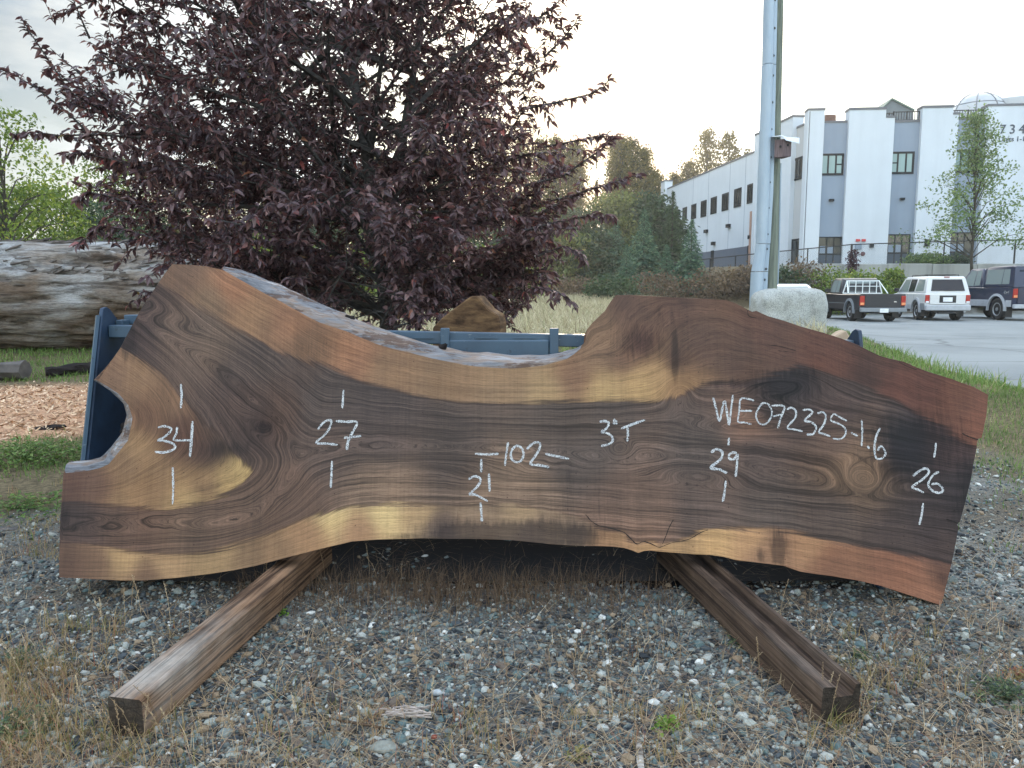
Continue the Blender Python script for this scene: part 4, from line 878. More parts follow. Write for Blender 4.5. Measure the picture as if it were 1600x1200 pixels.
# ================================================================== fallen log and debris at the left
lm = MT('weathered_log', .85, .2)
P = lm.coord('Object'); str_ = lm.noise(lm.coord('Object', (.55, 5, 5)), 2.0, 7, .62, .6); fn = lm.noise(lm.coord('Object', (4, 34, 34)), 3, 5, .75); bl = lm.noise(lm.coord('Object', (.5, 1.1, 1.1)), 1.7, 5, .6)
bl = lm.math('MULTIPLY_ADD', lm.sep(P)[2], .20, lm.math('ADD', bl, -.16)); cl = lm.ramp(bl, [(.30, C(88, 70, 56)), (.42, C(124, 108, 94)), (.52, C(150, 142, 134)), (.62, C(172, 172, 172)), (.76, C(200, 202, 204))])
cl = lm.mix(.9, cl, lm.ramp(str_, [(.36, (.26, .23, .21, 1)), (.43, (.62, .58, .55, 1)), (.5, (1, 1, 1, 1)), (.65, (1.12, 1.12, 1.12, 1))]), 'MULTIPLY')
cl = lm.mix(.85, cl, lm.ramp(fn, [(.36, .38), (.47, .9), (.62, 1.2)]), 'MULTIPLY'); cl = lm.mix(.5, cl, lm.cracks('Object', (.9, 9, 9), .02, .5), 'MULTIPLY'); lm.color(cl); lm.bump(lm.mix(.5, str_, fn), 1, .06)
lx0, lx1 = -17.0, -4.0; ly = 11.1; nseg, nr = 220, 110
rt = (PY(180, 380, ly).z-PY(180, 541, ly).z)/2; zc_ = (PY(180, 380, ly).z+PY(180, 541, ly).z)/2
t = np.linspace(0, 1, nseg+1); a = np.linspace(0, 2*np.pi, nr, endpoint=False); T_, A_ = np.meshgrid(t, a, indexing='ij')
Xl = lx0+(lx1-lx0)*T_
Rl = rt*(1+.03*np.sin(Xl*.9+1)+.015*np.sin(A_*3+Xl))+.030*vnoise(Xl*.7, A_*3.2, 2, 71)+.016*vnoise(Xl*1.2, A_*14, 1.4, 72)+.012*vnoise(Xl*3, A_*22, 1.2, 73)
ridge = np.abs(vnoise(Xl*.55, A_*5, 1.5, 74)); Rl = Rl-.09*np.exp(-(ridge/.05)**2)+.02*vnoise(Xl*5, A_*30, 1.1, 79)
patch = sst(-.2, .2, vnoise(Xl*.8, A_*1.4, 1.5, 75)); Rl = Rl+.035*patch*sst(-9, -6, Xl)
V = np.stack([Xl, ly+Rl*np.cos(A_), zc_+Rl*np.sin(A_)], -1).reshape(-1, 3); ii = np.arange((nseg+1)*nr).reshape(nseg+1, nr)
Fl = np.stack([ii[:-1], np.roll(ii[:-1], -1, 1), np.roll(ii[1:], -1, 1), ii[1:]], -1).reshape(-1, 4)
log = thing('fallen_log', 'huge silver weathered log lying behind the left end of the slab', 'log', (-8, ly, H(-8, ly)))
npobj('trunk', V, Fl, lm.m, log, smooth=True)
b = MB(); b.loft([[(lx1+.03*k, ly+rt*(.985-.2*k)*math.cos(q), zc_+rt*(.985-.2*k)*math.sin(q)) for q in np.linspace(0, 6.283, 40)[:-1]] for k in (0, 1, 4)]); b.build('cut_end', offm.m, log)
# shaggy bark along the top and a few broken stubs
sb = MB(); r = random.Random(5)
for i in range(260):
    x0 = r.uniform(-7, -4.5) if r.random() < .75 else r.uniform(-10, -4.5); q = r.uniform(.2, 2.9); rad = rt+.02
    L2 = r.uniform(.08, .42); c = Vector((x0, ly-rad*math.cos(q), zc_+rad*math.sin(q))); nrm_ = Vector((0, -math.cos(q), math.sin(q))); tn = Vector((0, math.sin(q), math.cos(q)))
    w_ = r.uniform(.015, .05); lift = r.uniform(.01, .07)
    p = [c-tn*w_, c+Vector((L2*.5, 0, 0))-tn*w_*.7+nrm_*lift*.5, c+Vector((L2, 0, 0))+nrm_*lift, c+Vector((L2*.5, 0, 0))+tn*w_+nrm_*lift*.4, c+tn*w_]
    sb.prism(p, tuple(-nrm_*.02))
sb.build('loose_bark', paint('grey_bark', C(96, 90, 86), .9, .1, .4, 12, bump=.5), log)['kind'] = 'stuff'
b = MB(); b.tube([(-8.6, 10.5, .2), (-8.4, 11.9, .2)], [.12, .10], 10)
tag(b.build('support_pole', bark_dark, loc=(-7, 11, .2)), 'short dark pole laid under the fallen log', 'support pole')
sl_ = MB(); pA = PZ(-60, 580, .16); pB = PZ(51, 578, .16)
rr2 = random.Random(8)
def rough_bar(A, B, r0, r1, n=26, k=9, seed=1, flat=1.0):
    q = random.Random(seed); A = Vector(A); B = Vector(B); rg = []; d = (B-A).normalized(); s = Vector((-d.y, d.x, 0)); ph = [q.uniform(0, 6) for _ in range(k)]
    for i in range(n+1):
        t_ = i/n; c = A.lerp(B, t_); rr_ = r0+(r1-r0)*t_
        rg.append([c+(s*math.cos(2*math.pi*j/k)+Vector((0, 0, flat))*math.sin(2*math.pi*j/k))*rr_*(1+.16*math.sin(i*.9+ph[j])+q.uniform(-.07, .07)) for j in range(k)])
    b = MB(); b.loft(rg); return b
g1_ = paint('grey_old_wood', C(92, 88, 86), .9, .1, .35, 8, bump=.6)
pc = PZ(0, 585, .1); o = rough_bar((pc.x-1.8, pc.y+.1, H(pc.x, pc.y)+.09), (PZ(52, 583, .1).x, pc.y, H(pc.x, pc.y)+.10), .12, .11, 20, 8, 3).build('log_block', g1_, loc=(pc.x-.6, pc.y, H(pc.x, pc.y))); tag(o, 'grey rotten log piece below the big log at the left edge', 'log piece')
pc = PZ(100, 583, .1); q = PZ(160, 572, .1); o = rough_bar((PZ(54, 586, .1).x, pc.y, H(pc.x, pc.y)+.06), (q.x+1.2, q.y, H(q.x, q.y)+.12), .075, .13, 40, 10, 4, .7).build('bark_slab', bark_dark, loc=(pc.x, pc.y, H(pc.x, pc.y))); tag(o, 'black rotten bark slab on the grass between the grey log piece and the bucket', 'bark slab')
for i, (px, py, s, lb) in enumerate(((75, 668, .10, 'brown bark flake lying on the wood chips'), (118, 590, .12, 'dark bark flake at the top of the wood chips'), (14, 826, .05, 'grey stone in the gravel at the left edge'))):
    c = PZ(px, py, .02); vs, fs = rock_mesh((c.x, c.y, c.z), (s, s*.5, s*.2), 30+i, 2, .3); b = MB(); b.add(vs, fs); tag(b.build('bark_flake' if i < 2 else 'stone', bark_dark if i < 2 else g1_, loc=c), lb, 'bark flake' if i < 2 else 'stone')
# ================================================================== the white building
A0 = Vector((18.96, 50.0, 0))
def wallplane(P0, P1, sign):
    d = (P1-P0); d.z = 0; d.normalize(); n = Vector((d.y, -d.x, 0))*sign
    return P0, d, n
far_s = Vector((15.9, 77.8, 0)); fr_e = Vector((32.5, 48.8, 0))
FP = wallplane(A0, fr_e, 1)
SPn = wallplane(A0, far_s, -1)
if FP[2].y > 0: FP = (FP[0], FP[1], -FP[2])
if SPn[2].x > 0: SPn = (SPn[0], SPn[1], -SPn[2])
def wu(pl, px, py=300): p = PP(px, py, pl[0], pl[2]); return (p-pl[0]).dot(pl[1])
def wz(pl, px, py): return PP(px, py, pl[0], pl[2]).z
def wbox(b, pl, u0, u1, z0, z1, o0, o1, mi=0):
    P0, d, n = pl; vs = []
    for u in (u0, u1):
        for o in (o0, o1):
            for z in (z0, z1): q = P0+d*u+n*o; vs.append((q.x, q.y, z))
    return b.add(vs, [(0,1,3,2),(4,6,7,5),(0,4,5,1),(2,3,7,6),(0,2,6,4),(1,5,7,3)], mi)
def wall_mat(name, c, streak=.05):
    m = MT(name, .85, .2); P = m.coord('Object'); s = m.noise(m.coord('Object', (1.6, 1.6, .12)), 1.2, 5, .6); n = m.noise(P, .5, 5, .6)
    cc = m.mix(1, c, m.ramp(s, [(.3, 1-streak), (.6, 1.0)]), 'MULTIPLY'); cc = m.mix(.6, cc, m.ramp(n, [(.3, .92), (.7, 1.04)]), 'MULTIPLY'); m.color(cc); return m.m
white_w = wall_mat('white_wall', (.62, .67, .72, 1)); grey_w = wall_mat('blue_grey_wall', (.26, .315, .39, 1), .06); beige_w = wall_mat('warm_grey_wall', (.50, .51, .52, 1), .05)
dark_w = wall_mat('dark_base_wall', (.13, .15, .19, 1)); cap_m = paint('parapet_cap', (.12, .13, .15, 1), .6); frame_m = paint('window_frame', (.008, .012, .018, 1), .6, .2)
glass = MT('window_glass', .12, .5); n = glass.noise(glass.coord('Object', (.5, .5, .5)), .7, 2); glass.color(glass.ramp(n, [(.3, (.15, .25, .26, 1)), (.7, (.26, .38, .38, 1))]))
glass_d = MT('dark_glass', .08, .6); glass_d.color((.015, .02, .025, 1))
bl = thing('white_building', 'large two storey white building with blue grey panels and the number 734', 'building', (A0.x, A0.y, 2.5))
GZ0 = 2.3
SF_ = FP; uF = lambda px: wu(FP, px)
# (px0, px1, top px y, material, protrusion, kind)
front = [(1255.5, 1281, 174, 'w'), (1281, 1319, 192, 'g'), (1319, 1389, 173, 'w'), (1389, 1431, 191, 'g'), (1431, 1487, 170, 'w'), (1487, 1531, 187, 'g'), (1531, 1720, 166, 'w'), (1720, 1790, 186, 'g'), (1790, 1900, 168, 'w')]
railm = paint('dark_railing', (.02, .02, .022, 1), .5)
for p0, p1, ty, k in front:
    u0, u1 = uF(p0), uF(p1); zt = wz(FP, (p0+p1)/2, ty); pr = .28 if k == 'w' else 0
    b = MB()
    if p0 in (1319, 1431):
        us = uF(1375 if p0 == 1319 else 1478); zs = wz(FP, 1380, ty+12.5)
        wbox(b, FP, u0, us, GZ0, zt, pr, -.5); wbox(b, FP, us, u1, GZ0, zs, pr, -.5); b.build('wall_panel', white_w, bl)
        b = MB(); wbox(b, FP, u0-.03, us+.03, zt, zt+.14, pr+.04, -.54); wbox(b, FP, us+.03, u1+.03, zs, zs+.12, pr+.04, -.54); b.build('parapet_cap', cap_m, bl)
    else:
        wbox(b, FP, u0, u1, GZ0, zt, pr, -.5); b.build('wall_panel', white_w if k == 'w' else grey_w, bl)
        b = MB(); wbox(b, FP, u0-(.03 if k == 'w' else -.03), u1+(.03 if k == 'w' else -.03), zt, zt+.13, pr+.04, -.54); b.build('parapet_cap', cap_m, bl)
def window(pl, x0, x1, y0, y1, split='r', parent=bl, base=0.0, gl=glass, bars=None):
    u0, u1 = wu(pl, x0, (y0+y1)/2), wu(pl, x1, (y0+y1)/2); zt, zb = wz(pl, (x0+x1)/2, y0), wz(pl, (x0+x1)/2, y1)
    if u0 > u1: u0, u1 = u1, u0
    w = u1-u0; f = MB(); t = .13
    wbox(f, pl, u0, u0+t, zb, zt, base+.05, base-.04); wbox(f, pl, u1-t, u1, zb, zt, base+.05, base-.04)
    wbox(f, pl, u0+t, u1-t, zt-t, zt, base+.05, base-.04); wbox(f, pl, u0+t, u1-t, zb, zb+t, base+.05, base-.04)
    for k in (bars or (1/3, 2/3)): wbox(f, pl, u0+w*k-.05, u0+w*k+.05, zb+t, zt-t, base+.045, base-.04)
    if split in 'rl':
        a, c_ = (u0+w*2/3+.036, u1-t-.002) if split == 'r' else (u0+t+.002, u0+w/3-.036); zm = zb+(zt-zb)*.5
        wbox(f, pl, a, c_, zm-.04, zm+.04, base+.04, base-.03)
    o = f.build('window', frame_m, parent); g_ = MB(); wbox(g_, pl, u0+t, u1-t, zb+t, zt-t, base+.022, base+.004); g_.build('pane', gl, o); return o
window(FP, 1281.5, 1318, 240, 274, 'r'); window(FP, 1389.5, 1428, 237, 272, 'l'); window(FP, 1488, 1526, 234, 270, 'r'); window(FP, 1722, 1785, 230, 268, 'r')
def shopfront(x0, x1, y0, y1, items=True):
    u0, u1 = wu(FP, x0, 390), wu(FP, x1, 390); zt, zb = wz(FP, (x0+x1)/2, y0), GZ0+.35
    o = MB(); t = .07; w = u1-u0; zm = zb+(zt-zb)*.40
    for a, c_ in ((u0, u0+t), (u1-t, u1), (u0+w*.34, u0+w*.34+.05), (u0+w*.62, u0+w*.62+.06)): wbox(o, FP, a, c_, zb, zt, .05, -.04)
    wbox(o, FP, u0+t, u1-t, zt-t, zt, .052, -.04); wbox(o, FP, u0+t, u1-t, zm-.04, zm+.04, .048, -.04); wbox(o, FP, u0+t, u1-t, zb, zb+.06, .048, -.04)
    f = o.build('shop_window', frame_m, bl); g_ = MB(); wbox(g_, FP, u0+t, u1-t, zm+.04, zt-t, .022, .004); g_.build('pane', glass_d.m, f)
    g_ = MB(); wbox(g_, FP, u0+t, u1-t, zb+.06, zm-.04, .024, .004); g_.build('lower_panel', grey_dark, f)
    if items:
        g_ = MB()
        for a in (.07, .38): wbox(g_, FP, u0+w*a+.03, u0+w*(a+.24), zm+.06, zm+.52, .032, .024)
        g_.build('display_card', grey_w, f)
grey_dark = paint('dark_blue_panel', (.05, .07, .10, 1), .5)
shopfront(1277, 1316, 370, 416); shopfront(1384, 1421, 366, 412); shopfront(1481, 1519, 363, 410)
# terrace railings, brick stack, gable, dome on the roof
def railing(px0, px1, y0, y1, nm='terrace_railing'):
    u0, u1 = uF(px0), uF(px1); zt, zb = wz(FP, (px0+px1)/2, y0), wz(FP, (px0+px1)/2, y1); b = MB()
    wbox(b, FP, u0, u1, zt-.05, zt, -.10, -.16); wbox(b, FP, u0, u1, zb+.10, zb+.14, -.10, -.16); k = u0
    while k < u1: wbox(b, FP, k, k+.028, zb+.14, zt-.05, -.115, -.145); k += .16
    for q in (u0, (u0+u1)/2, u1-.06): wbox(b, FP, q, q+.06, zb, zt+.02, -.10, -.165)
    b.build(nm, railm, bl)
railing(1390, 1431, 173.5, 190); railing(1480, 1530, 171, 186); railing(1375, 1391, 176, 185, 'terrace_railing')
b = MB(); wbox(b, FP, uF(1289), uF(1306), wz(FP, 1297, 192), wz(FP, 1297, 176), -.7, -1.4); wbox(b, FP, uF(1290.5), uF(1304.5), wz(FP, 1297, 176), wz(FP, 1297, 174.6), -.8, -1.3)
b.build('brick_stack', paint('brick', (.16, .08, .06, 1), .9, var=.3, scale=9), bl)
gabm = paint('grey_siding', (.16, .19, .21, 1), .8, var=.15, scale=2)
def fpt(px, py, o): p = PP(px, py, FP[0]+FP[2]*o, FP[2]); return p
b = MB(); b.prism([fpt(1374, 200, -1.2), fpt(1374, 176, -1.2), fpt(1394, 156, -1.2), fpt(1427, 173, -1.2), fpt(1427, 200, -1.2)], tuple(-FP[2]*3)); b.build('gable', gabm, bl)
roofg = paint('green_roof', (.10, .16, .14, 1), .7)
b = MB()
for p, q in (((1372.5, 177), (1394, 155.4)), ((1394, 155.4), (1429, 173.2))):
    a_, c_ = fpt(*p, -1.1), fpt(*q, -1.1); up = Vector((0, 0, .10)); b.prism([a_, c_, c_+up, a_+up], tuple(-FP[2]*3.2))
b.build('gable_roof', roofg, bl)
domem = MT('dome_film', .25, .4); domem.color((.50, .53, .56, 1)); tr = N(domem.nt, 'ShaderNodeBsdfTransparent'); ms = N(domem.nt, 'ShaderNodeMixShader'); ms.inputs[0].default_value = .8
domem.L(tr.outputs[0], ms.inputs[1]); domem.L(domem.p.outputs[0], ms.inputs[2]); domem.L(ms.outputs[0], domem.out.inputs[0])
cD = fpt(1526, 196, -4.5); rD = (fpt(1571, 180, -4.5)-fpt(1481, 180, -4.5)).length/2; hD = fpt(1526, 147, -4.5).z-cD.z
dm = MB(); nd = 24
def dpt(a, e, k=1.0): return cD+Vector((rD*k*math.cos(a)*math.cos(e)**.8, rD*k*math.sin(a)*math.cos(e)**.8, hD*k*math.sin(e)))
dm.loft([[dpt(2*math.pi*i/nd, e) for i in range(nd)] for e in [R(x_) for x_ in (0, 12, 24, 36, 48, 60, 72, 82, 88)]])
dome = dm.build('dome', domem.m, bl, smooth=True)
rb = MB()
for i in range(8):
    a = 2*math.pi*i/8+.2; rb.tube([dpt(a, R(e), 1.004) for e in range(0, 90, 9)], .035, 5)
rb.tube([dpt(a, R(38), 1.004) for a in np.linspace(0, 6.283, 25)], .025, 5); rb.build('ribs', paint('dome_rib', (.18, .19, .21, 1)), dome)
b = MB(); cE = fpt(1610, 185, -7); b.loft([[cE+Vector((4.2*math.cos(k*math.pi/12), 3*math.sin(k*math.pi/12), 0))*s_+Vector((0, 0, z_)) for k in range(24)] for s_, z_ in ((1, 0), (1, .9), (.05, 2.6))]); b.build('tent_roof', domem.m, bl)
# fixtures
def fixture(px, py, w_, h_, mat, nm, pl=FP, o=.28, dep=.12):
    u = wu(pl, px, py); z = wz(pl, px, py); b = MB(); wbox(b, pl, u-w_/2, u+w_/2, z-h_/2, z+h_/2, o+dep, o+.002); return b.build(nm, mat, bl)
redm = paint('red_sign', (.55, .05, .05, 1)); fixture(1298.5, 313, .28, .14, frame_m, 'wall_lamp', o=0, dep=.2); fixture(1409, 311, .26, .13, frame_m, 'wall_lamp', o=0, dep=.2)
fixture(1337.5, 376, .22, .15, redm, 'wall_sign'); fixture(1346.5, 376, .22, .15, redm, 'wall_sign'); fixture(1445, 380, .28, .44, frame_m, 'wall_sign')
fixture(1338, 386, .38, .32, grey_w, 'wall_sign'); fixture(1359, 384, .24, .26, frame_m, 'wall_sign')
b = MB(); u = uF(1350.5); z = wz(FP, 1350, 397); c = FP[0]+FP[1]*u+FP[2]*.29; b.lathe((c.x, c.y, z), tuple(FP[2]), [(0, .14), (.06, .14), (.08, .08)], 12); b.build('alarm_bell', paint('bell_red', (.10, .03, .04, 1)), bl)
b = MB(); wbox(b, FP, uF(1257.5), uF(1258.6), GZ0, wz(FP, 1258, 176), .30, .28); b.build('downpipe', cap_m, bl)
# side wall
S = SPn; uS = lambda px: wu(S, px)
def side_panel(p0, p1, z1, mat, o, z0=GZ0, nm='wall_panel', cap=True):
    b = MB(); wbox(b, S, uS(p0), uS(p1), z0, z1, o, -.5); b.build(nm, mat, bl)
    if cap: b = MB(); wbox(b, S, uS(p0)-.02, uS(p1)+.02, z1, z1+.14, o+.04, -.54); b.build('parapet_cap', cap_m, bl)
zcorner = wz(FP, 1268, 174)
b = MB(); wbox(b, S, -.28, .9, GZ0, zcorner, .02, -.5)
b.build('wall_panel', white_w, bl)
side_panel(1254.2, 1240, wz(S, 1247, 200), beige_w, -.05)
side_panel(1240, 1188, wz(S, 1230, 190), white_w, .25)
side_panel(1188, 1183.5, wz(S, 1186, 213), white_w, .35)
zband = wz(S, 1140, 388.5)
zst = wz(S, 1150, 251)
side_panel(1183.5, 1043, zst, white_w, .0, z0=zband)
side_panel(1183.5, 1043, zband-.003, dark_w, .03, cap=False)
side_panel(1043, 1037, zst+.8, white_w, .3)
window(S, 1239.6, 1253.6, 246, 281, 'x', base=-.05, gl=glass_d.m)
window(S, 1236, 1252, 373, 418, 'x', base=-.05, gl=glass_d.m, bars=(.5,))
for x0, x1, y0, y1 in ((1168, 1181, 287, 317), (1147.5, 1158.5, 294.5, 323.5), (1128.5, 1138.5, 302, 329), (1111, 1120, 308, 334), (1095.5, 1104, 313.5, 339), (1080.5, 1088, 319, 342), (1067, 1073.5, 324, 345), (1055, 1061, 328, 348)):
    window(S, x0, x1, y0, y1, 'x', base=0, gl=glass_d.m)
for px, py in ((1140, 353), (1105, 361.5), (1175, 370.5), (1116.5, 380.5)): fixture(px, py, .5, .28, frame_m, 'wall_lamp', S, 0, .25)
for x0, x1 in ((1114.5, 1119), (1172, 1177)):
    b = MB(); wbox(b, S, uS(x0), uS(x1), GZ0, wz(S, (x0+x1)/2, 391 if x0 < 1150 else 383), .06, .03); b.build('side_door', frame_m, bl)
for px in (1083, 1107, 1140, 1164):
    b = MB(); wbox(b, S, uS(px)-.03, uS(px)+.03, zband, zst, .006, .001); b.build('panel_joint', grey_w, bl)
b = MB(); wbox(b, S, uS(1179)-.15, uS(1179)+.15, GZ0, wz(S, 1179, 330), .25, .0); b.build('downpipe', paint('tan_pipe', (.42, .26, .20, 1)), bl)
# roof deck closes the volume
b = MB(); q = [A0-FP[2]*.5-SPn[2]*.5, far_s-SPn[2]*.5, far_s+FP[1]*22-SPn[2]*.5, fr_e+FP[1]*14-FP[2]*.5]; b.prism([(p.x, p.y, zst-1.0) for p in q], (0, 0, .3)); b.build('roof', cap_m, bl)
def text_on(pl, s, px, py, size, o, mat, nm, sp=1.0):
    cu = bpy.data.curves.new(nm, 'FONT'); cu.body = s; cu.size = size; cu.extrude = .02; cu.space_character = sp
    ob = bpy.data.objects.new(nm, cu); col.objects.link(ob); bpy.context.view_layer.update()
    me = bpy.data.meshes.new_from_object(ob); bpy.data.objects.remove(ob); bpy.data.curves.remove(cu)
    P0, d, n = pl; p = P0+d*wu(pl, px, py)+n*o; z = wz(pl, px, py)
    V = [Vector((p.x, p.y, z))+d*v.co.x+Vector((0, 0, v.co.y))+n*v.co.z for v in me.vertices]; M = WM[bl.name].inverted()
    for v, q in zip(me.vertices, V): v.co = M @ q
    return link(nm, me, mat, bl)
dtext = paint('dark_lettering', (.05, .07, .10, 1))
text_on(FP, '734', 1557, 210.5, .78, .30, dtext, 'number_sign', 1.45)
text_on(FP, 'Units 1-1', 1556, 222.5, .42, .30, dtext, 'units_sign', 1.0)

# ------------------------------------------------------------------ retaining wall, fence
conc = wall_mat('retaining_concrete', (.34, .35, .34, 1), .3)
for i in range(11):
    x0 = 13.2+i*2.44; b = MB(); b.b2((x0, 42.35+.01*(i % 2), 1.2), (x0+2.42, 42.95, 2.52+(.02*(i % 2))))
    o = b.build('concrete_block', conc, loc=(x0+1.2, 42.6, 1.2), bevel=.03); tag(o, 'grey concrete retaining wall block below the white building, %s from the left' % ('first second third fourth fifth sixth seventh eighth ninth tenth eleventh'.split()[i]), 'concrete block', 'retaining wall blocks')
fn_ = thing('chain_link_fence', 'chain link fence with a dark top rail in front of the white building', 'fence', (20, 43.2, 2.4))
fz = {}
def frail(px, py, Y): return PY(px, py, Y)
Yf = 43.2; rl = [PY(1040, 412, 47), PY(1120, 403, 45.5), PY(1200, 394.5, 44), PY(1331, 382, Yf), PY(1480, 377, Yf), PY(1600, 374.5, Yf), PY(1750, 371, Yf)]
b = MB(); b.tube(rl, .032, 6); b.build('top_rail', railm, fn_)
for px, w_ in ((1070, .035), (1110, .035), (1150, .035), (1188, .035), (1263, .035), (1331, .06), (1410, .03), (1476, .035), (1587, .045), (1660, .04)):
    q = None
    for a_, c_ in zip(rl[:-1], rl[1:]):
        pa = 800+F*a_.x/(a_.y*_cp-(a_.z-CAMZ)*_sp); pb_ = 800+F*c_.x/(c_.y*_cp-(c_.z-CAMZ)*_sp)
        if pa <= px <= pb_: q = a_.lerp(c_, (px-pa)/(pb_-pa))
    if q is None: continue
    b = MB(); b.tube([(q.x, q.y, H(q.x, q.y)-.1), (q.x, q.y, q.z+.03)], w_, 6); b.build('post', railm, fn_)
meshm = MT('chain_link', .5, .4); Pq = meshm.coord('Object'); xo = meshm.sep(Pq)
def diag(sg):
    t_ = meshm.math('ADD', xo[0], meshm.math('MULTIPLY', xo[2], sg)); return meshm.math('LESS_THAN', meshm.math('PINGPONG', t_, .045), .0035)
msk = meshm.math('MAXIMUM', diag(1.0), diag(-1.0)); tr = N(meshm.nt, 'ShaderNodeBsdfTransparent'); ms = N(meshm.nt, 'ShaderNodeMixShader')
meshm.color((.10, .11, .11, 1)); meshm.L(msk, ms.inputs[0]); meshm.L(tr.outputs[0], ms.inputs[1]); meshm.L(meshm.p.outputs[0], ms.inputs[2]); meshm.L(ms.outputs[0], meshm.out.inputs[0])
b = MB(); b.add([(p.x, p.y, p.z) for p in rl]+[(p.x, p.y, H(p.x, p.y)) for p in rl], [(i, i+1, len(rl)+i+1, len(rl)+i) for i in range(len(rl)-1)]); b.build('mesh_panel', meshm.m, fn_)

# ------------------------------------------------------------------ clad utility pole with bird house
Yp = 17.8
pole = thing('clad_pole', 'tall wooden post with a pale blue steel cover on its left side', 'pole', (PY(1195, 480, Yp).x, Yp, H(PY(1195, 480, Yp).x, Yp)))
woodp = MT('grey_green_post', .85, .2); n = woodp.noise(woodp.coord('Object', (14, 14, .9)), 1.2, 6, .6); n2_ = woodp.noise(woodp.coord('Object', (1, 1, .4)), 1.5, 3)
woodp.color(woodp.mix(.5, woodp.ramp(n, [(.3, C(84, 90, 84)), (.6, C(122, 130, 118)), (.8, C(140, 146, 132))]), woodp.ramp(n2_, [(.3, .8), (.7, 1.1)]), 'MULTIPLY')); woodp.bump(n, .4, .01)
def pw(px, py, Y=Yp): return PY(px, py, Y)
ys = [(-420, 1216, 1236), (-150, 1213, 1231), (0, 1210, 1224), (100, 1208, 1222), (240, 1204.5, 1219), (382, 1199, 1216), (450, 1195, 1214), (500, 1192, 1212)]
pts = []; rad = []
for y_, l_, r__ in ys[::-1]:
    a_, c_ = pw(l_, y_, Yp+.15), pw(r__, y_, Yp+.15); pts.append((a_+c_)/2); rad.append((c_-a_).length/2)
pts[0].z = min(pts[0].z, H(pts[0].x, pts[0].y)-.1)
b = MB(); b.tube(pts, rad, 18); b.build('wooden_post', woodp.m, pole, smooth=True)
galv = MT('galvanised_cover', .42, .45, .15); n = galv.noise(galv.coord('Object', (3, 3, .5)), 1.4, 5, .6); galv.color(galv.ramp(n, [(.3, (.27, .345, .43, 1)), (.7, (.37, .45, .53, 1))]))
def cover(rows, nm):
    rings = []
    for y_, l_, r__ in rows:
        a_, c_ = pw(l_, y_), pw(r__, y_); w_ = (c_-a_).length; rg = []
        for t_, o in ((0, .02), (.02, -.06), (.10, -.13), (.25, -.18), (.45, -.195), (.62, -.18), (.74, -.12), (.78, -.105), (1, -.10), (1, -.085), (.77, -.08), (.4, .02)):
            q = a_.lerp(c_, t_); rg.append((q.x, q.y+o, q.z))
        rings.append(rg)
    b = MB(); b.loft(rings); return b.build(nm, galv.m, pole, smooth=True)
cover([(-300, 1198, 1216), (0, 1193, 1212.5), (102, 1191, 1210.5)], 'cover_section')
cover([(103, 1190.5, 1210.5), (240, 1186, 1207.5), (300, 1183.5, 1206), (381, 1181.5, 1201.5)], 'cover_section')
cover([(382, 1181, 1201), (398, 1179, 1200), (424, 1174, 1198)], 'cover_section')
cover([(425, 1173.5, 1198), (465, 1171.5, 1196), (520, 1170, 1194)], 'cover_section')
for i, (px, py) in enumerate(((1210.5, 0), (1210, 44), (1208.5, 87), (1207.5, 118), (1206.5, 160), (1205, 202), (1204, 246), (1202.5, 285), (1200.5, 325), (1199, 366), (1198, 389), (1197, 420), (1194.5, 437))):
    c = PY(px, py, Yp-.115); b = MB(); b.lathe((c.x, c.y, c.z), (0, -1, 0), [(0, .028), (.012, .028), (.02, .014)], 8); b.build('bolt', paint('dark_bolt', (.04, .05, .06, 1)) if i == 0 else bpy.data.materials['dark_bolt'], pole)
cx_ = pw(1216.5, 240, Yp+.1); b = MB(); b.tube([pw(1220, 255, Yp+.12), pw(1217.5, 382, Yp+.12), pw(1215, 445, Yp+.12)], [.018, .018, .018], 6); b.build('conduit', galv.m, pole)
# bird house
bw = MT('birdhouse_wood', .85, .2); n = bw.noise(bw.coord('Object', (25, 25, 2)), 1.3, 5, .6); bw.color(bw.ramp(n, [(.3, C(78, 66, 70)), (.6, C(112, 98, 100)), (.8, C(138, 124, 122))]))
bp = PY(1224, 232, Yp-.35); bh = thing('bird_house', 'small wooden bird house with a sheet metal roof fixed to the clad pole', 'bird house', (bp.x, bp.y, bp.z-.22))
def at(px, py, Y): return PY(px, py, Y)
zt_, zb_ = at(1224, 217, bp.y).z, at(1224, 245, bp.y).z
fl = [(at(1208.5, 230, bp.y+.16).x, bp.y+.10), (at(1225, 230, bp.y).x, bp.y), (at(1236.5, 230, bp.y+.14).x, bp.y+.13), (at(1222, 230, bp.y+.3).x, bp.y+.30)]
b = MB(); b.loft([[(x_, y_, zb_+(.03 if i_ == 2 else 0)) for i_, (x_, y_) in enumerate(fl)], [(x_, y_, zt_-(.02 if i_ == 2 else 0)) for i_, (x_, y_) in enumerate(fl)]]); b.build('box', bw.m, bh, bevel=.006)
b = MB(); pr_ = [(1206, 214, .05), (1222, 213, -.06), (1228, 219.5, -.05), (1249, 224.5, .05)]; pr2 = [(1206, 217, .35), (1222, 214, .35), (1230, 217, .35), (1249, 218, .40)]
top_ = [at(x_, y_, bp.y+o) for x_, y_, o in pr_]; bk_ = [at(x_, y_-2, bp.y+o) for x_, y_, o in pr2]
up = Vector((0, 0, .012)); b.add(top_+bk_+[p+up for p in top_]+[p+up for p in bk_], [(i, i+1, 5+i, 4+i) for i in range(3)]+[(8+i, 12+i, 13+i, 9+i) for i in range(3)]+[(0, 4, 12, 8), (3, 11, 15, 7)]+[(i, 8+i, 9+i, 1+i) for i in range(3)]+[(4+i, 5+i, 13+i, 12+i) for i in range(3)]); b.build('metal_roof', white_w, bh)
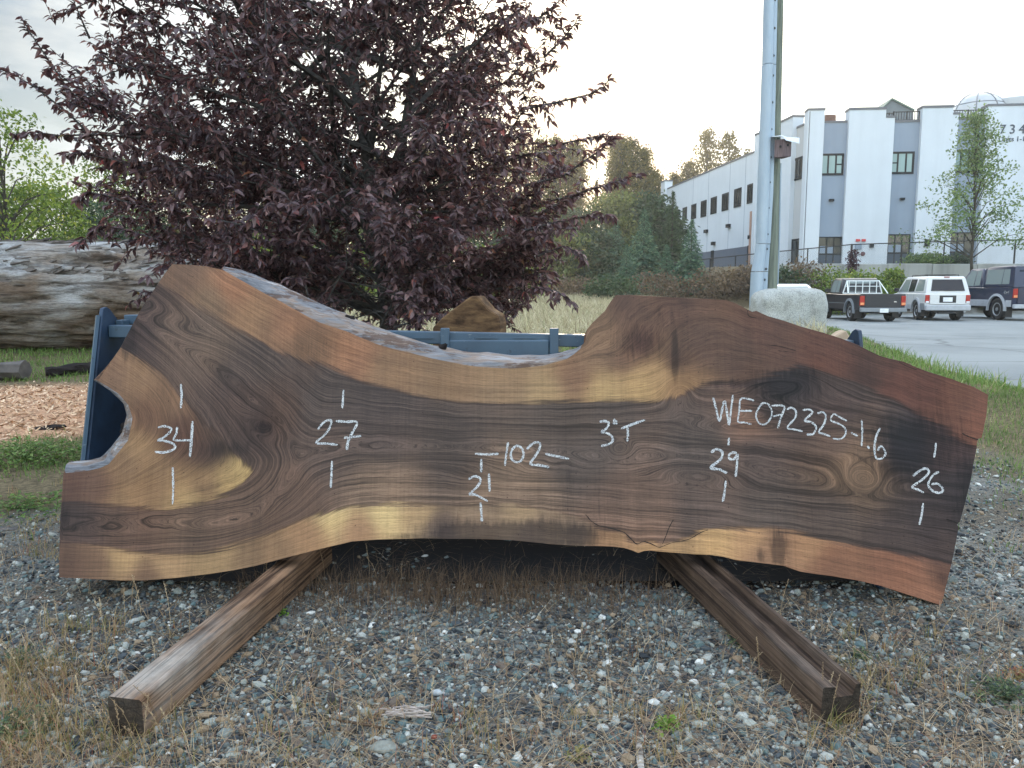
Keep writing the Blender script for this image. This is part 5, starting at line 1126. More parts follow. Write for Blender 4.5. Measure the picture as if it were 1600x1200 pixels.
for (px, py, Y, ax) in ((1219.5, 229, bp.y+.025, None), (1231, 226.5, bp.y+.055, None)):
    c = at(px, py, Y); b = MB(); dirv = Vector((fl[1][1]-fl[0][1], -(fl[1][0]-fl[0][0]), 0)) if px < 1225 else Vector((fl[2][1]-fl[1][1], -(fl[2][0]-fl[1][0]), 0)); dirv.normalize()
    b.lathe(tuple(c-dirv*.02), tuple(dirv), [(0, .026), (.03, .026)], 12); b.build('entrance_hole', bpy.data.materials['window_frame'], bh)

# boulder
gr = MT('granite', .8, .25); P = gr.coord('Object'); n = gr.noise(P, 44, 6, .8); n2_ = gr.noise(P, 2.6, 6, .68, .4)
gr.color(gr.mix(.7, gr.ramp(n, [(.34, C(92, 98, 100)), (.46, C(156, 160, 158)), (.6, C(186, 188, 184)), (.75, C(208, 208, 204))]), gr.ramp(n2_, [(.34, (.58, .56, .52, 1)), (.48, (.92, .91, .88, 1)), (.62, 1.06)]), 'MULTIPLY')); gr.bump(gr.mix(.5, n, n2_), .7, .03)
Yb = 16.4; cL, cR = PY(1180, 482, Yb), PY(1295, 482, Yb); ztp = PY(1240, 451, Yb).z; zbt = -.15
bm = bmesh.new(); bmesh.ops.create_cube(bm, size=2); bmesh.ops.subdivide_edges(bm, edges=bm.edges[:], cuts=18, use_grid_fill=True)
cxb = (cL+cR)/2; czb = (ztp+zbt)/2; sx = (cR-cL).length/2*.90; cxb.x += .10; sz_ = (ztp-zbt)/2
Vb = np.array([tuple(v_.co) for v_ in bm.verts]); l4 = (np.abs(Vb)**6).sum(1)**(1/6); Vb = Vb/l4[:, None]
nn = .05*vnoise(Vb[:, 0]*3+Vb[:, 1], Vb[:, 2]*3-Vb[:, 1]*2, 1.5, 81)+.012*vnoise(Vb[:, 0]*9, Vb[:, 2]*9+Vb[:, 1]*6, 1.5, 82)
Vb = Vb*(1+nn)[:, None]; Vb[:, 2] -= .16*np.clip(-Vb[:, 0]-.45, 0, 1)*(Vb[:, 2] > 0)
for v_, c in zip(bm.verts, Vb): v_.co = (cxb.x+c[0]*sx, Yb+.55+c[1]*.62, czb+c[2]*sz_)
vs = [tuple(v_.co) for v_ in bm.verts]; fs = [[v_.index for v_ in f.verts] for f in bm.faces]; bm.free()
b = MB(); b.add(vs, fs); tag(b.build('boulder', gr.m, loc=(cxb.x, Yb+.55, 0), smooth=True), 'big pale granite boulder at the foot of the clad pole', 'boulder')

# ================================================================== vehicles (x forward, y left, z up)
tyre_m = paint('tyre_rubber', (.018, .018, .02, 1), .85); rim_m = paint('alloy_rim', (.34, .35, .36, 1), .35, metallic=.6); darkp = paint('dark_plastic', (.02, .02, .022, 1), .6)
carglass = MT('car_glass', .12, .25); carglass.color((.010, .016, .030, 1)); seeglass = MT('pale_car_glass', .06, .8); seeglass.color((.22, .26, .26, 1))
tail_m = paint('red_lens', (.35, .02, .015, 1), .2); amber = paint('amber_lens', (.75, .28, .12, 1), .2); plate_m = paint('licence_plate', (.72, .74, .76, 1), .5); chrome = paint('chrome', (.45, .46, .48, 1), .25, metallic=.8)
def car_paint(n_, c, r_=.28): m = MT(n_, r_, .5); m.color(c); m.p.inputs['Coat Weight'].default_value = .25; m.p.inputs['Coat Roughness'].default_value = .08; return m.m
def wheel(root, x, y, r, w, side, spokes=True):
    b = MB(); c = (x, y, r); s = side
    b.lathe((x, y-s*w*.5*0, r), (0, s, 0), [(-w, r*.70), (-w, r*.93), (-w*.85, r), (-w*.15, r), (0, r*.93), (0, r*.66), (-.03, r*.62)], 28); t = b.build('wheel', tyre_m, root, local=True, smooth=True)
    b = MB(); b.lathe((x, y, r), (0, s, 0), [(-.06, r*.60), (-.012, r*.62), (-.008, r*.56), (-.04, r*.50), (-.045, r*.18), (-.005, r*.15), (0, .01)], 24)
    b.build('rim', rim_m, t, local=True, smooth=True)
    if spokes:
        b = MB()
        for k in range(6):
            a = k*math.pi/3; u = Vector((math.cos(a), 0, math.sin(a))); v_ = Vector((-math.sin(a), 0, math.cos(a)))
            q = Vector((x, y-s*.03, r)); p = [q+u*r*.22-v_*r*.06, q+u*r*.46-v_*r*.09, q+u*r*.46+v_*r*.09, q+u*r*.22+v_*r*.06]; b.prism(p, (0, -s*.012, 0))
        b.build('rim_slot', darkp, t, local=True)
def arch(cx, r, z0, n=9):   # arc over a wheel, going from rear side to front side
    a0 = math.asin(min(1, max(-1, (z0-arch.zc)/r))); return [(cx-r*math.cos(a), arch.zc+r*math.sin(a)) for a in np.linspace(a0, math.pi-a0, n)]
def shell(root, nm, prof, w, mat, inset=.03, tumble=None):
    """side profile (x,z) extruded over the width w with rounded shoulders"""
    n_ = len(prof); P = [Vector((x_, 0, z_)) for x_, z_ in prof]
    ar = sum(P[i].x*P[(i+1) % n_].z-P[(i+1) % n_].x*P[i].z for i in range(n_)); sg = 1 if ar > 0 else -1
    ins = []
    for i in range(n_):
        e1 = (P[i]-P[i-1]).normalized(); e2 = (P[(i+1) % n_]-P[i]).normalized(); t = (e1+e2); t = t.normalized() if t.length > 1e-5 else e1
        nv_ = Vector((-t.z, 0, t.x))*sg; ins.append(P[i]+nv_*inset)
    def ring(pts, y): return [(p.x, y*(tumble(p.z) if tumble else 1), p.z) for p in pts]
    b = MB(); b.loft([ring(ins, -w/2), ring(P, -w/2+inset), ring(P, w/2-inset), ring(ins, w/2)])
    return b.build(nm, mat, root, local=True, smooth=True)
def side_pane(root, pts, w, s, tumble, mat, nm='side_window', out=.006):
    b = MB(); q = [Vector((x_, s*(w/2*tumble(z_)+out), z_)) for x_, z_ in pts]; b.prism(q, (0, -s*.01, 0)); return b.build(nm, mat, root, local=True)
def rear_pane(root, pts, mat, nm='rear_window'):
    b = MB(); b.prism([Vector(p) for p in pts], (.012, 0, 0)); return b.build(nm, mat, root, local=True)
def lbox(root, nm, p, q, mat, bevel=.01): b = MB(); b.b2(p, q); return b.build(nm, mat, root, local=True, bevel=bevel)
def place(name, label, Prear, Pfront, group='vehicles parked at the edge of the lot'):
    d = Vector(Pfront)-Vector(Prear); rz = math.atan2(d.y, d.x); return thing(name, label, 'pickup truck' if 'pickup' in name else 'car', (Prear[0], Prear[1], -.10), rz, group)
def flare(root, cx, zc, r0, r1, y, s, mat, w_=.05):
    b = MB(); rg = []
    for a in np.linspace(-.1, math.pi+.1, 15):
        ca, sa = math.cos(a), math.sin(a); rg.append([(cx+r0*ca, y-s*.03, zc+r0*sa), (cx+r0*ca, y+s*w_, zc+r0*sa), (cx+r1*ca, y+s*w_*.7, zc+r1*sa), (cx+r1*ca, y-s*.03, zc+r1*sa)])
    b.loft(rg); b.build('wheel_flare', mat, root, local=True, smooth=True)
def pickup(root, pt, trim, W=1.72, L=4.9, r=.36, bed=.98, roof=1.66, lift=0.0, rack=False, canopy=False, lower=None, flarem=None):
    z0 = .38+lift; zc = r; arch.zc = zc; rx, fx = 1.02, L-.95; ra = r*1.28; zb = bed+lift
    prof = [(.06, z0), (.04, z0+.2), (.02, zb)]+[(2.05, zb), (2.06, zb+.0), (L-1.35, zb+.04), (L-.4, zb-.03), (L-.08, zb-.12), (L, zb-.35), (L, z0+.02)]
    bottom = [(L-.1, z0)]+arch(fx, ra, z0)[::-1]+arch(rx, ra, z0)[::-1]
    body = shell(root, 'body', prof+bottom, W, pt)
    top = roof+lift; tb = lambda z_: 1-.17*max(0, z_-zb)/(top-zb)
    cab = [(2.08, zb+.0), (2.10, zb+.25), (2.22, top-.06), (2.34, top), (3.10, top-.005), (3.24, top-.05), (L-1.25, zb+.03)]
    c_ = shell(root, 'cab', cab, W-.04, pt, .03, tb)
    for s in (1, -1):
        if not canopy or s == 1:
            side_pane(root, [(2.30, zb+.08), (2.36, top-.10), (2.66, top-.09), (2.66, zb+.07)], W-.04, s, tb, seeglass.m, 'quarter_window')
        side_pane(root, [(2.72, zb+.06), (2.72, top-.09), (3.12, top-.10), (L-1.52, zb+.08)], W-.04, s, tb, seeglass.m, 'door_window')
        lbox(root, 'door_seam', (2.68, s*(W/2+.001), z0+.08), (2.695, s*(W/2-.01), zb-.02), darkp, 0)
        if s == 1 or True: lbox(root, 'mirror', (L-1.66, s*(W/2+.0), zb+.06), (L-1.54, s*(W/2+.2), zb+.22), darkp, .02)
        if flarem: flare(root, rx, zc, ra-.02, ra+.07, s*W/2, s, flarem); flare(root, fx, zc, ra-.02, ra+.07, s*W/2, s, flarem)
        lbox(root, 'side_stripe', (.5+1.0, s*(W/2+.004), z0+.24), (L-1.5, s*(W/2-.01), z0+.265), trim, 0)
        for x_ in (rx, fx): wheel(root, x_, s*(W/2-.01), r, .24, s)
        lbox(root, 'mud_flap', (rx-ra-.06, s*(W/2-.01), .12), (rx-ra-.03, s*(W/2-.27), z0+.05), darkp, .004)
        b = MB(); b.b2((-.012, s*(W/2-.005), zb-.42), (.09, s*(W/2-.17), zb-.06)); t_ = b.build('tail_light', tail_m, root, local=True, bevel=.012)
        lbox(t_, 'indicator', (-.018, s*(W/2-.015), zb-.40), (.05, s*(W/2-.16), zb-.31), amber, .006)
    rear_pane(root, [(2.085, -(W/2-.26), zb+.10), (2.085, W/2-.26, zb+.10), (2.19, W/2-.32, top-.10), (2.19, -(W/2-.32), top-.10)], seeglass.m)
    tg = lbox(root, 'tailgate', (-.006, -(W/2-.18), z0+.12), (.03, W/2-.18, zb-.015), pt, .01); lbox(tg, 'tailgate_recess', (-.010, -.42, zb-.30), (-.004, .42, zb-.12), pt, .003)
    lbox(tg, 'badge', (-.014, -.50, zb-.30), (-.008, -.40, zb-.26), chrome, .002)
    bp_ = lbox(root, 'rear_bumper', (-.14, -(W/2+.0), z0-.06), (.03, W/2, z0+.10), trim, .02); lbox(bp_, 'licence_plate', (-.155, -.16, z0-.08), (-.142, .15, z0+.07), plate_m, .002); lbox(bp_, 'bumper_step', (-.145, -.30, z0-.085), (.0, .30, z0-.062), darkp, .002)
    b = MB(); b.tube([(.2, -.35, z0-.1), (.4, -.35, z0-.12), (1.0, -.3, z0-.1)], .05, 8); b.tube([(rx, -W/2+.2, r), (rx, W/2-.2, r)], .06, 8); b.b2((.3, -.5, z0-.10), (L-.5, -.42, z0+.02)); b.b2((.3, .42, z0-.10), (L-.5, .5, z0+.02)); b.build('underbody', darkp, root, local=True)
    if not canopy:
        b = MB(); b.b2((.12, -(W/2-.12), zb+.002), (2.0, W/2-.12, zb+.006)); b.build('bed_opening', darkp, root, local=True)
    if rack:
        rm = paint('white_rack', (.72, .76, .76, 1), .5); b = MB(); x_ = 1.98; ztp_ = zb+.52; zl = zb+.03; hw = W/2-.08; tw = W/2-.22; q = .024
        b.tube([(x_, -hw, zl), (x_, -tw, ztp_)], q, 6); b.tube([(x_, hw, zl), (x_, tw, ztp_)], q, 6); b.tube([(x_, -tw-.02, ztp_), (x_, tw+.02, ztp_)], q*1.1, 6); b.tube([(x_, -hw, zl), (x_, hw, zl)], q*1.2, 6); b.tube([(x_, -hw+.05, zl+.28), (x_, hw-.05, zl+.28)], q*.7, 6)
        for k in range(5): y_ = -tw+.08+(2*tw-.16)*k/4; b.tube([(x_, y_, zl), (x_, y_, ztp_)], q*.8, 6)
        for s in (1, -1): b.tube([(x_, s*tw, ztp_), (x_-.55, s*hw, zl)], q*.9, 6)
        b.build('headache_rack', rm, root, local=True)
    if canopy:
        tc_ = lambda z_: 1-.10*max(0, z_-zb)/(top-zb)
        cp = [(-.01, zb+.003), (.14, top+.02), (.3, top+.05), (1.85, top+.04), (2.03, top-.02), (2.03, zb+.003)]
        shell(root, 'canopy', cp, W-.01, pt, .03, tc_)
        for s in (1, -1):
            side_pane(root, [(.34, zb+.12), (.40, top-.08), (.78, top-.08), (.78, zb+.12)], W-.01, s, tc_, seeglass.m, 'canopy_window'); side_pane(root, [(.82, zb+.12), (.82, top-.08), (1.86, top-.08), (1.86, zb+.12)], W-.01, s, tc_, seeglass.m, 'canopy_window')
            lbox(root, 'lower_side', (.1, s*(W/2+.012), z0+.0), (rx-ra-.02, s*(W/2-.03), z0+.25), lower, .01); lbox(root, 'lower_side', (rx+ra+.02, s*(W/2+.012), z0+.0), (fx-ra-.02, s*(W/2-.03), z0+.25), lower, .01)
        rear_pane(root, [(.03, -(W/2-.2), zb+.08), (.03, W/2-.2, zb+.08), (.11, W/2-.24, top-.12), (.11, -(W/2-.24), top-.12)], carglass.m)
black_p = car_paint('black_paint', (.008, .010, .018, 1), .4); silver_p = car_paint('silver_paint', (.60, .61, .61, 1), .35); navy_p = car_paint('navy_paint', (.012, .018, .05, 1)); white_p = car_paint('white_car_paint', (.62, .66, .70, 1)); greyp = paint('grey_bumper', (.20, .22, .24, 1), .45); silver_t = paint('silver_trim', (.40, .42, .45, 1), .4)
def gp(px, py_depth_Y): p = PY(px, 480, py_depth_Y); return (p.x, py_depth_Y)
r1 = place('pickup_truck', 'black pickup truck with a white headache rack, parked beside the boulder', (13.88, 28.9), (14.15, 33.8))
pickup(r1, black_p, greyp, 1.68, 4.8, .355, .98, 1.62, .05, rack=True, flarem=greyp)
r3 = place('pickup_truck', 'dark navy pickup truck with a canopy and silver lower sides, rightmost parked vehicle', (20.25, 29.8), (20.3, 34.6))
pickup(r3, navy_p, silver_t, 1.84, 5.1, .43, 1.14, 1.92, .16, canopy=True, lower=silver_t, flarem=silver_t)
t4 = bpy.data.curves.new('t', 'FONT'); t4.body = '4x4'; t4.size = .24; t4.extrude = .004; t4.shear = .2; to = bpy.data.objects.new('t', t4); col.objects.link(to); bpy.context.view_layer.update(); me = bpy.data.meshes.new_from_object(to); bpy.data.objects.remove(to)
for v_ in me.vertices: x_, y_, z_ = v_.co; v_.co = (.62-x_*1.0, 1.84/2+.006+z_, 1.02+y_)
lt = link('lettering', me, chrome, r3)
# silver SUV
def suv(root, pt, W=1.62, L=4.6, r=.37):
    z0 = .42; arch.zc = r; rx, fx = .98, L-.92; ra = r*1.25; zb = 1.06; top = 1.72
    prof = [(.05, z0), (.03, z0+.25), (.0, zb-.05), (.05, zb), (L-1.25, zb+.02), (L-.4, zb-.06), (L-.08, zb-.16), (L, zb-.4), (L, z0+.02), (L-.1, z0)]+arch(fx, ra, z0)[::-1]+arch(rx, ra, z0)[::-1]
    shell(root, 'body', prof, W, pt); tb = lambda z_: 1-.16*max(0, z_-zb)/(top-zb)
    shell(root, 'cab', [(.02, zb-.03), (.10, zb+.3), (.22, top-.06), (.34, top), (2.6, top+.01), (2.84, top-.06), (L-1.15, zb-.01)], W-.03, pt, .035, tb)
    for s in (1, -1):
        side_pane(root, [(.34, zb+.10), (.42, top-.12), (1.12, top-.10), (1.22, zb+.08)], W-.03, s, tb, seeglass.m, 'quarter_window')
        side_pane(root, [(1.36, zb+.07), (1.30, top-.10), (1.98, top-.09), (2.04, zb+.06)], W-.03, s, tb, carglass.m, 'rear_door_window'); side_pane(root, [(2.12, zb+.06), (2.06, top-.09), (2.66, top-.10), (L-1.42, zb+.06)], W-.03, s, tb, seeglass.m, 'door_window')
        for x_ in (1.28, 2.06): lbox(root, 'door_seam', (x_, s*(W/2+.001), z0+.1), (x_+.014, s*(W/2-.01), zb-.02), darkp, 0)
        lbox(root, 'lower_cladding', (rx+ra+.02, s*(W/2+.012), z0), (fx-ra-.02, s*(W/2-.03), z0+.2), silver_t, .01); lbox(root, 'lower_cladding', (.06, s*(W/2+.012), z0), (rx-ra-.02, s*(W/2-.03), z0+.26), greyp, .01)
        flare(root, rx, r, ra-.02, ra+.07, s*W/2, s, silver_t); flare(root, fx, r, ra-.02, ra+.07, s*W/2, s, silver_t)
        for x_ in (rx, fx): wheel(root, x_, s*(W/2-.01), r, .25, s)
        lbox(root, 'mirror', (L-1.50, s*(W/2), zb+.06), (L-1.38, s*(W/2+.18), zb+.22), darkp, .02)
        t_ = lbox(root, 'tail_light', (-.015, s*(W/2-.005), zb-.36), (.07, s*(W/2-.16), zb-.06), tail_m, .012); lbox(t_, 'indicator', (-.02, s*(W/2-.02), zb-.36), (.03, s*(W/2-.14), zb-.30), plate_m, .004)
        lbox(root, 'mud_flap', (rx-ra-.02, s*(W/2-.01), .16), (rx-ra+.01, s*(W/2-.27), z0+.06), darkp, .004)
        b = MB(); yy_ = s*(W/2-.24); b.tube([(.6, yy_, top-.0), (.66, yy_, top+.06), (2.3, yy_, top+.06), (2.36, yy_, top)], .018, 6); b.build('roof_rail', darkp, root, local=True)
    b = MB()
    for x_ in (.9, 2.0): b.tube([(x_, -(W/2-.24), top+.07), (x_, W/2-.24, top+.07)], .016, 6)
    b.build('roof_rack', darkp, root, local=True)
    rear_pane(root, [(.025, -(W/2-.20), zb+.10), (.025, W/2-.20, zb+.10), (.165, W/2-.28, top-.12), (.165, -(W/2-.28), top-.12)], carglass.m)
    tg = lbox(root, 'tailgate', (-.014, -(W/2-.17), z0+.22), (.03, W/2-.17, zb-.04), pt, .01); lbox(tg, 'plate_recess', (-.020, -.30, zb-.36), (-.013, .30, zb-.08), darkp, .003); lbox(tg, 'licence_plate', (-.030, -.17, zb-.32), (-.021, .17, zb-.15), plate_m, .002)
    b = MB(); b.tube([(.0, .1, zb+.12), (-.02, -.22, zb+.14)], .012, 5); b.build('wiper', darkp, root, local=True)
    lbox(root, 'rear_bumper', (-.13, -(W/2), z0-.02), (.03, W/2, z0+.2), silver_t, .03); lbox(root, 'tow_bar', (-.10, -.35, z0-.14), (.05, .35, z0-.06), darkp, .01); lbox(root, 'high_stop_lamp', (.20, -.10, top-.045), (.26, .10, top-.015), tail_m, .004)
    b = MB(); b.tube([(rx, -W/2+.2, r), (rx, W/2-.2, r)], .06, 8); b.b2((.2, -.5, z0-.1), (L-.5, .5, z0+.02)); b.build('underbody', darkp, root, local=True)
r2 = place('suv', 'silver sport utility vehicle parked between the black and the navy pickup trucks', (16.86, 29.9), (17.6, 34.4)); suv(r2, silver_p)
r4 = place('parked_car', 'pale silver blue car almost hidden behind the boulder, only its roof showing', (10.4, 28.2), (10.9, 32.5))
def sedan(root, pt, W=1.72, L=4.4, r=.31):
    z0 = .24; arch.zc = r; rx, fx = .9, L-.85; ra = r*1.2; zb = .92; top = 1.42
    prof = [(.06, z0), (.0, z0+.3), (.06, zb-.04), (.5, zb), (L-1.2, zb-.02), (L-.3, zb-.16), (L, zb-.4), (L, z0+.02), (L-.1, z0)]+arch(fx, ra, z0)[::-1]+arch(rx, ra, z0)[::-1]
    shell(root, 'body', prof, W, pt); tb = lambda z_: 1-.22*max(0, z_-zb)/(top-zb)
    shell(root, 'cab', [(.12, zb-.03), (.9, top-.07), (1.2, top), (2.3, top), (2.6, top-.05), (L-1.0, zb-.03)], W-.06, pt, .04, tb)
    for s in (1, -1):
        side_pane(root, [(.8, zb+.06), (1.2, top-.10), (1.9, top-.08), (1.9, zb+.04)], W-.06, s, tb, carglass.m); side_pane(root, [(1.96, zb+.04), (1.96, top-.08), (2.5, top-.10), (L-1.3, zb+.04)], W-.06, s, tb, carglass.m)
        for x_ in (rx, fx): wheel(root, x_, s*(W/2-.01), r, .2, s)
        lbox(root, 'tail_light', (-.01, s*(W/2-.02), zb-.26), (.12, s*(W/2-.3), zb-.1), tail_m, .01)
    rear_pane(root, [(.20, -(W/2-.18), zb+.03), (.20, W/2-.18, zb+.03), (.84, W/2-.30, top-.09), (.84, -(W/2-.30), top-.09)], seeglass.m); lbox(root, 'rear_bumper', (-.08, -W/2, z0), (.05, W/2, z0+.3), pt, .03)
sedan(r4, white_p)
# ================================================================== trees
class Soup:
    def __init__(s): s.V = []; s.F = []; s.T = []; s.n = 0
    def add(s, V, F_, T): s.V.append(V.reshape(-1, 3)); s.F.append(F_+s.n); s.T.append(T); s.n += len(V.reshape(-1, 3))
    def build(s, name, mat, parent): return npobj(name, np.concatenate(s.V), np.concatenate(s.F), mat, parent, attrs={'rnd': np.concatenate(s.T)})
def norm(a): return a/np.maximum(np.linalg.norm(a, axis=-1, keepdims=True), 1e-9)
def leaf_soup(P, D, Nn, L, W, T, fold=.25, curve=.3, full=True):
    """leaves: base P, axis D, normal N, length L, width W"""
    D = norm(D); S = norm(np.cross(D, Nn)); Nn = np.cross(S, D); L = L[:, None]; W = W[:, None]
    if full:
        def pt(a, b, c): return P+D*L*a+S*W*b+Nn*(L*c)
        V = np.stack([pt(0, 0, 0), pt(.35, .5, fold*.35-curve*.10), pt(.4, 0, -curve*.10), pt(.35, -.5, fold*.35-curve*.10), pt(.72, .36, fold*.22-curve*.42), pt(.75, 0, -curve*.42), pt(.72, -.36, fold*.22-curve*.42), pt(1, 0, -curve*.9)], 1)
        f = np.array([(0, 1, 2), (0, 2, 3), (1, 4, 5), (1, 5, 2), (2, 5, 6), (2, 6, 3), (4, 7, 5), (5, 7, 6)])
    else:
        V = np.stack([P, P+D*L*.5+S*W*.5, P+D*L-Nn*L*curve*.4, P+D*L*.5-S*W*.5], 1); f = np.array([(0, 1, 2), (0, 2, 3)])
    m = V.shape[1]; return V, (f[None]+(np.arange(len(P))*m)[:, None, None]).reshape(-1, 3), np.repeat(T, m)
def bez(a, b, c, n): t = np.linspace(0, 1, n)[:, None]; return (1-t)**2*a+2*t*(1-t)*b+t*t*c
bark_m = MT('plum_bark', .8, .25); n = bark_m.noise(bark_m.coord('Object', (4, 4, 14)), 3, 5, .65); bark_m.color(bark_m.ramp(n, [(.3, C(44, 42, 42)), (.6, C(76, 74, 72)), (.8, C(100, 98, 94))])); bark_m.bump(n, .5, .01)
plum = MT('plum_leaf', .42, .5); a_ = plum.attr('rnd'); pc_ = plum.ramp(a_, [(0, C(54, 40, 45)), (.35, C(80, 61, 66)), (.65, C(106, 84, 87)), (.85, C(132, 106, 103)), (.95, C(146, 76, 76)), (1, C(126, 122, 82))])
plum.color(pc_); plum.translucent(plum.mix(1, pc_, (1.5, .95, .8, 1), 'MULTIPLY'), .25)

def plum_tree():
    Yt = 5.5; g = thing('plum_tree', 'purple leaved plum tree standing behind the blue bucket', 'tree', (PY(607, 500, Yt).x, Yt, 0))
    tr = MB(); rd = random.Random(12)
    base = PY(607, 500, Yt); pts = [Vector((base.x+.02, Yt, -.05)), Vector((base.x+.01, Yt, .35)), base, PY(601, 430, Yt), PY(596, 380, Yt), PY(588, 330, Yt), PY(582, 290, Yt), PY(570, 220, Yt-.05), PY(556, 140, Yt), PY(545, 60, Yt+.05), PY(535, -40, Yt), PY(528, -140, Yt), PY(524, -240, Yt)]
    tr.tube(pts, [.085, .07, .064, .062, .060, .062, .050, .042, .034, .027, .02, .014, .006], 10)
    lead2 = [PY(592, 340, Yt), PY(603, 290, Yt-.1), PY(628, 230, Yt-.15), PY(640, 150, Yt-.2), PY(655, 60, Yt-.1), PY(664, -60, Yt), PY(670, -170, Yt)]
    tr.tube(lead2, [.045, .038, .032, .026, .02, .013, .006], 8)
    lead3 = [PY(590, 350, Yt), PY(560, 300, Yt+.2), PY(500, 240, Yt+.3), PY(440, 160, Yt+.3), PY(400, 70, Yt+.2), PY(380, -30, Yt+.1), PY(370, -120, Yt)]
    tr.tube(lead3, [.04, .034, .028, .024, .018, .012, .005], 8)
    def along(pp, t): k = t*(len(pp)-1); i = min(int(k), len(pp)-2); return pp[i].lerp(pp[i+1], k-i)
    # crown outline in metres as seen from the front: z -> (xmin, xmax)
    oy = [(-330, 420, 680), (-250, 300, 760), (-150, 190, 840), (-60, 140, 870), (0, 125, 885), (60, 105, 880), (130, 120, 872), (200, 105, 855), (260, 110, 900), (300, 120, 950), (350, 150, 905), (400, 180, 870), (440, 235, 872), (475, 270, 860), (505, 500, 810)]
    zs = [PY(500, y_, Yt).z for y_, a, b in oy][::-1]; xa = [PY(a, 300, Yt).x for y_, a, b in oy][::-1]; xb = [PY(b, 300, Yt).x for y_, a, b in oy][::-1]
    def env(z_): return np.interp(z_, zs, xa), np.interp(z_, zs, xb)
    cx0 = base.x-.15
    br = MB(); tips = []
    limbs = []
    NL = 118
    for i in range(NL):
        z_ = zs[0]+(zs[-1]-zs[0])*((i+.5)/NL)**1.3; a, b = env(z_); mid = (a+b)/2; hw = (b-a)/2
        th = i*2.399+rd.uniform(-.3, .3); dep = 1.55*math.sqrt(max(.05, 1-((z_-2.0)/2.4)**2)); k = rd.uniform(.80, .97)
        tip = Vector((mid+hw*k*math.cos(th), Yt+.1+dep*k*math.sin(th), z_))
        src = [pts, lead2, lead3][i % 3 if z_ > 1.5 else 0]
        low = max(.25, z_-rd.uniform(.5, 1.0)); cand = min((along(src, t_/30) for t_ in range(31)), key=lambda p: abs(p.z-max(low, .75)))
        P0 = cand; midp = P0.lerp(tip, .5)+Vector((0, 0, .12 if z_ > 1.2 else .22)); q = bez(np.array(P0), np.array(midp), np.array(tip), 10)
        r0 = .024 if rd.random() < .4 else .015; br.tube([Vector(p) for p in q], [r0*(1-.8*k_/9) for k_ in range(10)], 5, False); limbs.append(q)
    sub = []
    for q in limbs:
        L_ = np.linalg.norm(q[-1]-q[0])
        for k_ in range(max(3, int(L_*6.5))):
            t_ = rd.uniform(.22, 1); i = min(int(t_*9), 8); p = q[i]+(q[i+1]-q[i])*(t_*9-i); d = norm(q[i+1]-q[i]); v_ = norm(np.array([rd.gauss(0, 1), rd.gauss(0, 1), rd.gauss(.15, .6)])); d2 = norm(d*.7+v_)
            ln = rd.uniform(.22, .55); e = p+d2*ln+np.array([0, 0, rd.uniform(-.05, .12)]); a, b = env(e[2])
            if e[0] < a-.04 or e[0] > b+.04 or e[1] < Yt-1.62: continue
            if e[2] < .62: e[2] = .66+rd.random()*.1
            m_ = (p+e)/2+np.array([0, 0, rd.uniform(-.03, .08)]); s_ = bez(p, m_, e, 6); sub.append(s_); br.tube([Vector(x_) for x_ in s_], [.006, .0055, .005, .004, .003, .0016], 3, False)
    shoots = []
    for s_ in sub+[q[5:] for q in limbs]:
        shoots.append(s_)
        for k_ in range(4):
            i = rd.randrange(1, len(s_)); p = s_[i]; v_ = norm(np.array([rd.gauss(0, 1), rd.gauss(0, 1), rd.gauss(.2, .7)])); e = p+v_*rd.uniform(.12, .28); a, b = env(e[2])
            if e[0] < a-.07 or e[0] > b+.07: continue
            q = bez(p, (p+e)/2+np.array([0, 0, .03]), e, 4); shoots.append(q); br.tube([Vector(x_) for x_ in q], [.0028, .0025, .002, .001], 3, False)
    sprigs = [([(150, 190), (100, 130), (70, 85), (45, 48), (33, 25)], Yt-.5), ([(170, 240), (110, 180), (60, 140), (25, 118), (-6, 106)], Yt-.7), ([(220, 215), (150, 210), (95, 212), (50, 206), (20, 210)], Yt-.8),
              ([(820, 170), (870, 160), (920, 148), (945, 135), (952, 122)], Yt-.4), ([(850, 230), (900, 220), (935, 212), (960, 214)], Yt-.3), ([(820, 290), (880, 275), (930, 240), (950, 225), (962, 212)], Yt-.6), ([(850, 330), (910, 300), (960, 285), (1000, 272)], Yt-.4), ([(820, 360), (880, 345), (930, 335), (962, 340)], Yt-.5), ([(850, 90), (880, 60), (900, 35), (903, 22)], Yt-.2), ([(840, 30), (870, 5), (900, -20)], Yt),
              ([(240, 270), (180, 250), (130, 240), (95, 242)], Yt-.8), ([(240, 330), (180, 310), (140, 300), (118, 315)], Yt-.9), ([(260, 380), (200, 360), (160, 352), (120, 385)], Yt-.9), ([(140, 60), (125, 25), (110, -10)], Yt-.2), ([(830, 450), (870, 455), (890, 470), (900, 480)], Yt-.6), ([(840, 400), (880, 385), (905, 395), (915, 410)], Yt-.4)]
    for pl, Y_ in sprigs:
        q = np.array([tuple(PY(x_, y_, Y_)) for x_, y_ in pl]); qq = []
        for i in range(len(q)-1):
            for t_ in np.linspace(0, 1, 4)[:-1]: qq.append(q[i]*(1-t_)+q[i+1]*t_)
        qq.append(q[-1]); qq = np.array(qq); shoots += [qq]*2; br_ = qq[len(qq)//2:]; shoots += [br_]; br.tube([Vector(x_) for x_ in qq], [.008-.0065*k_/(len(qq)-1) for k_ in range(len(qq))], 4, False)
    P, D = [], []
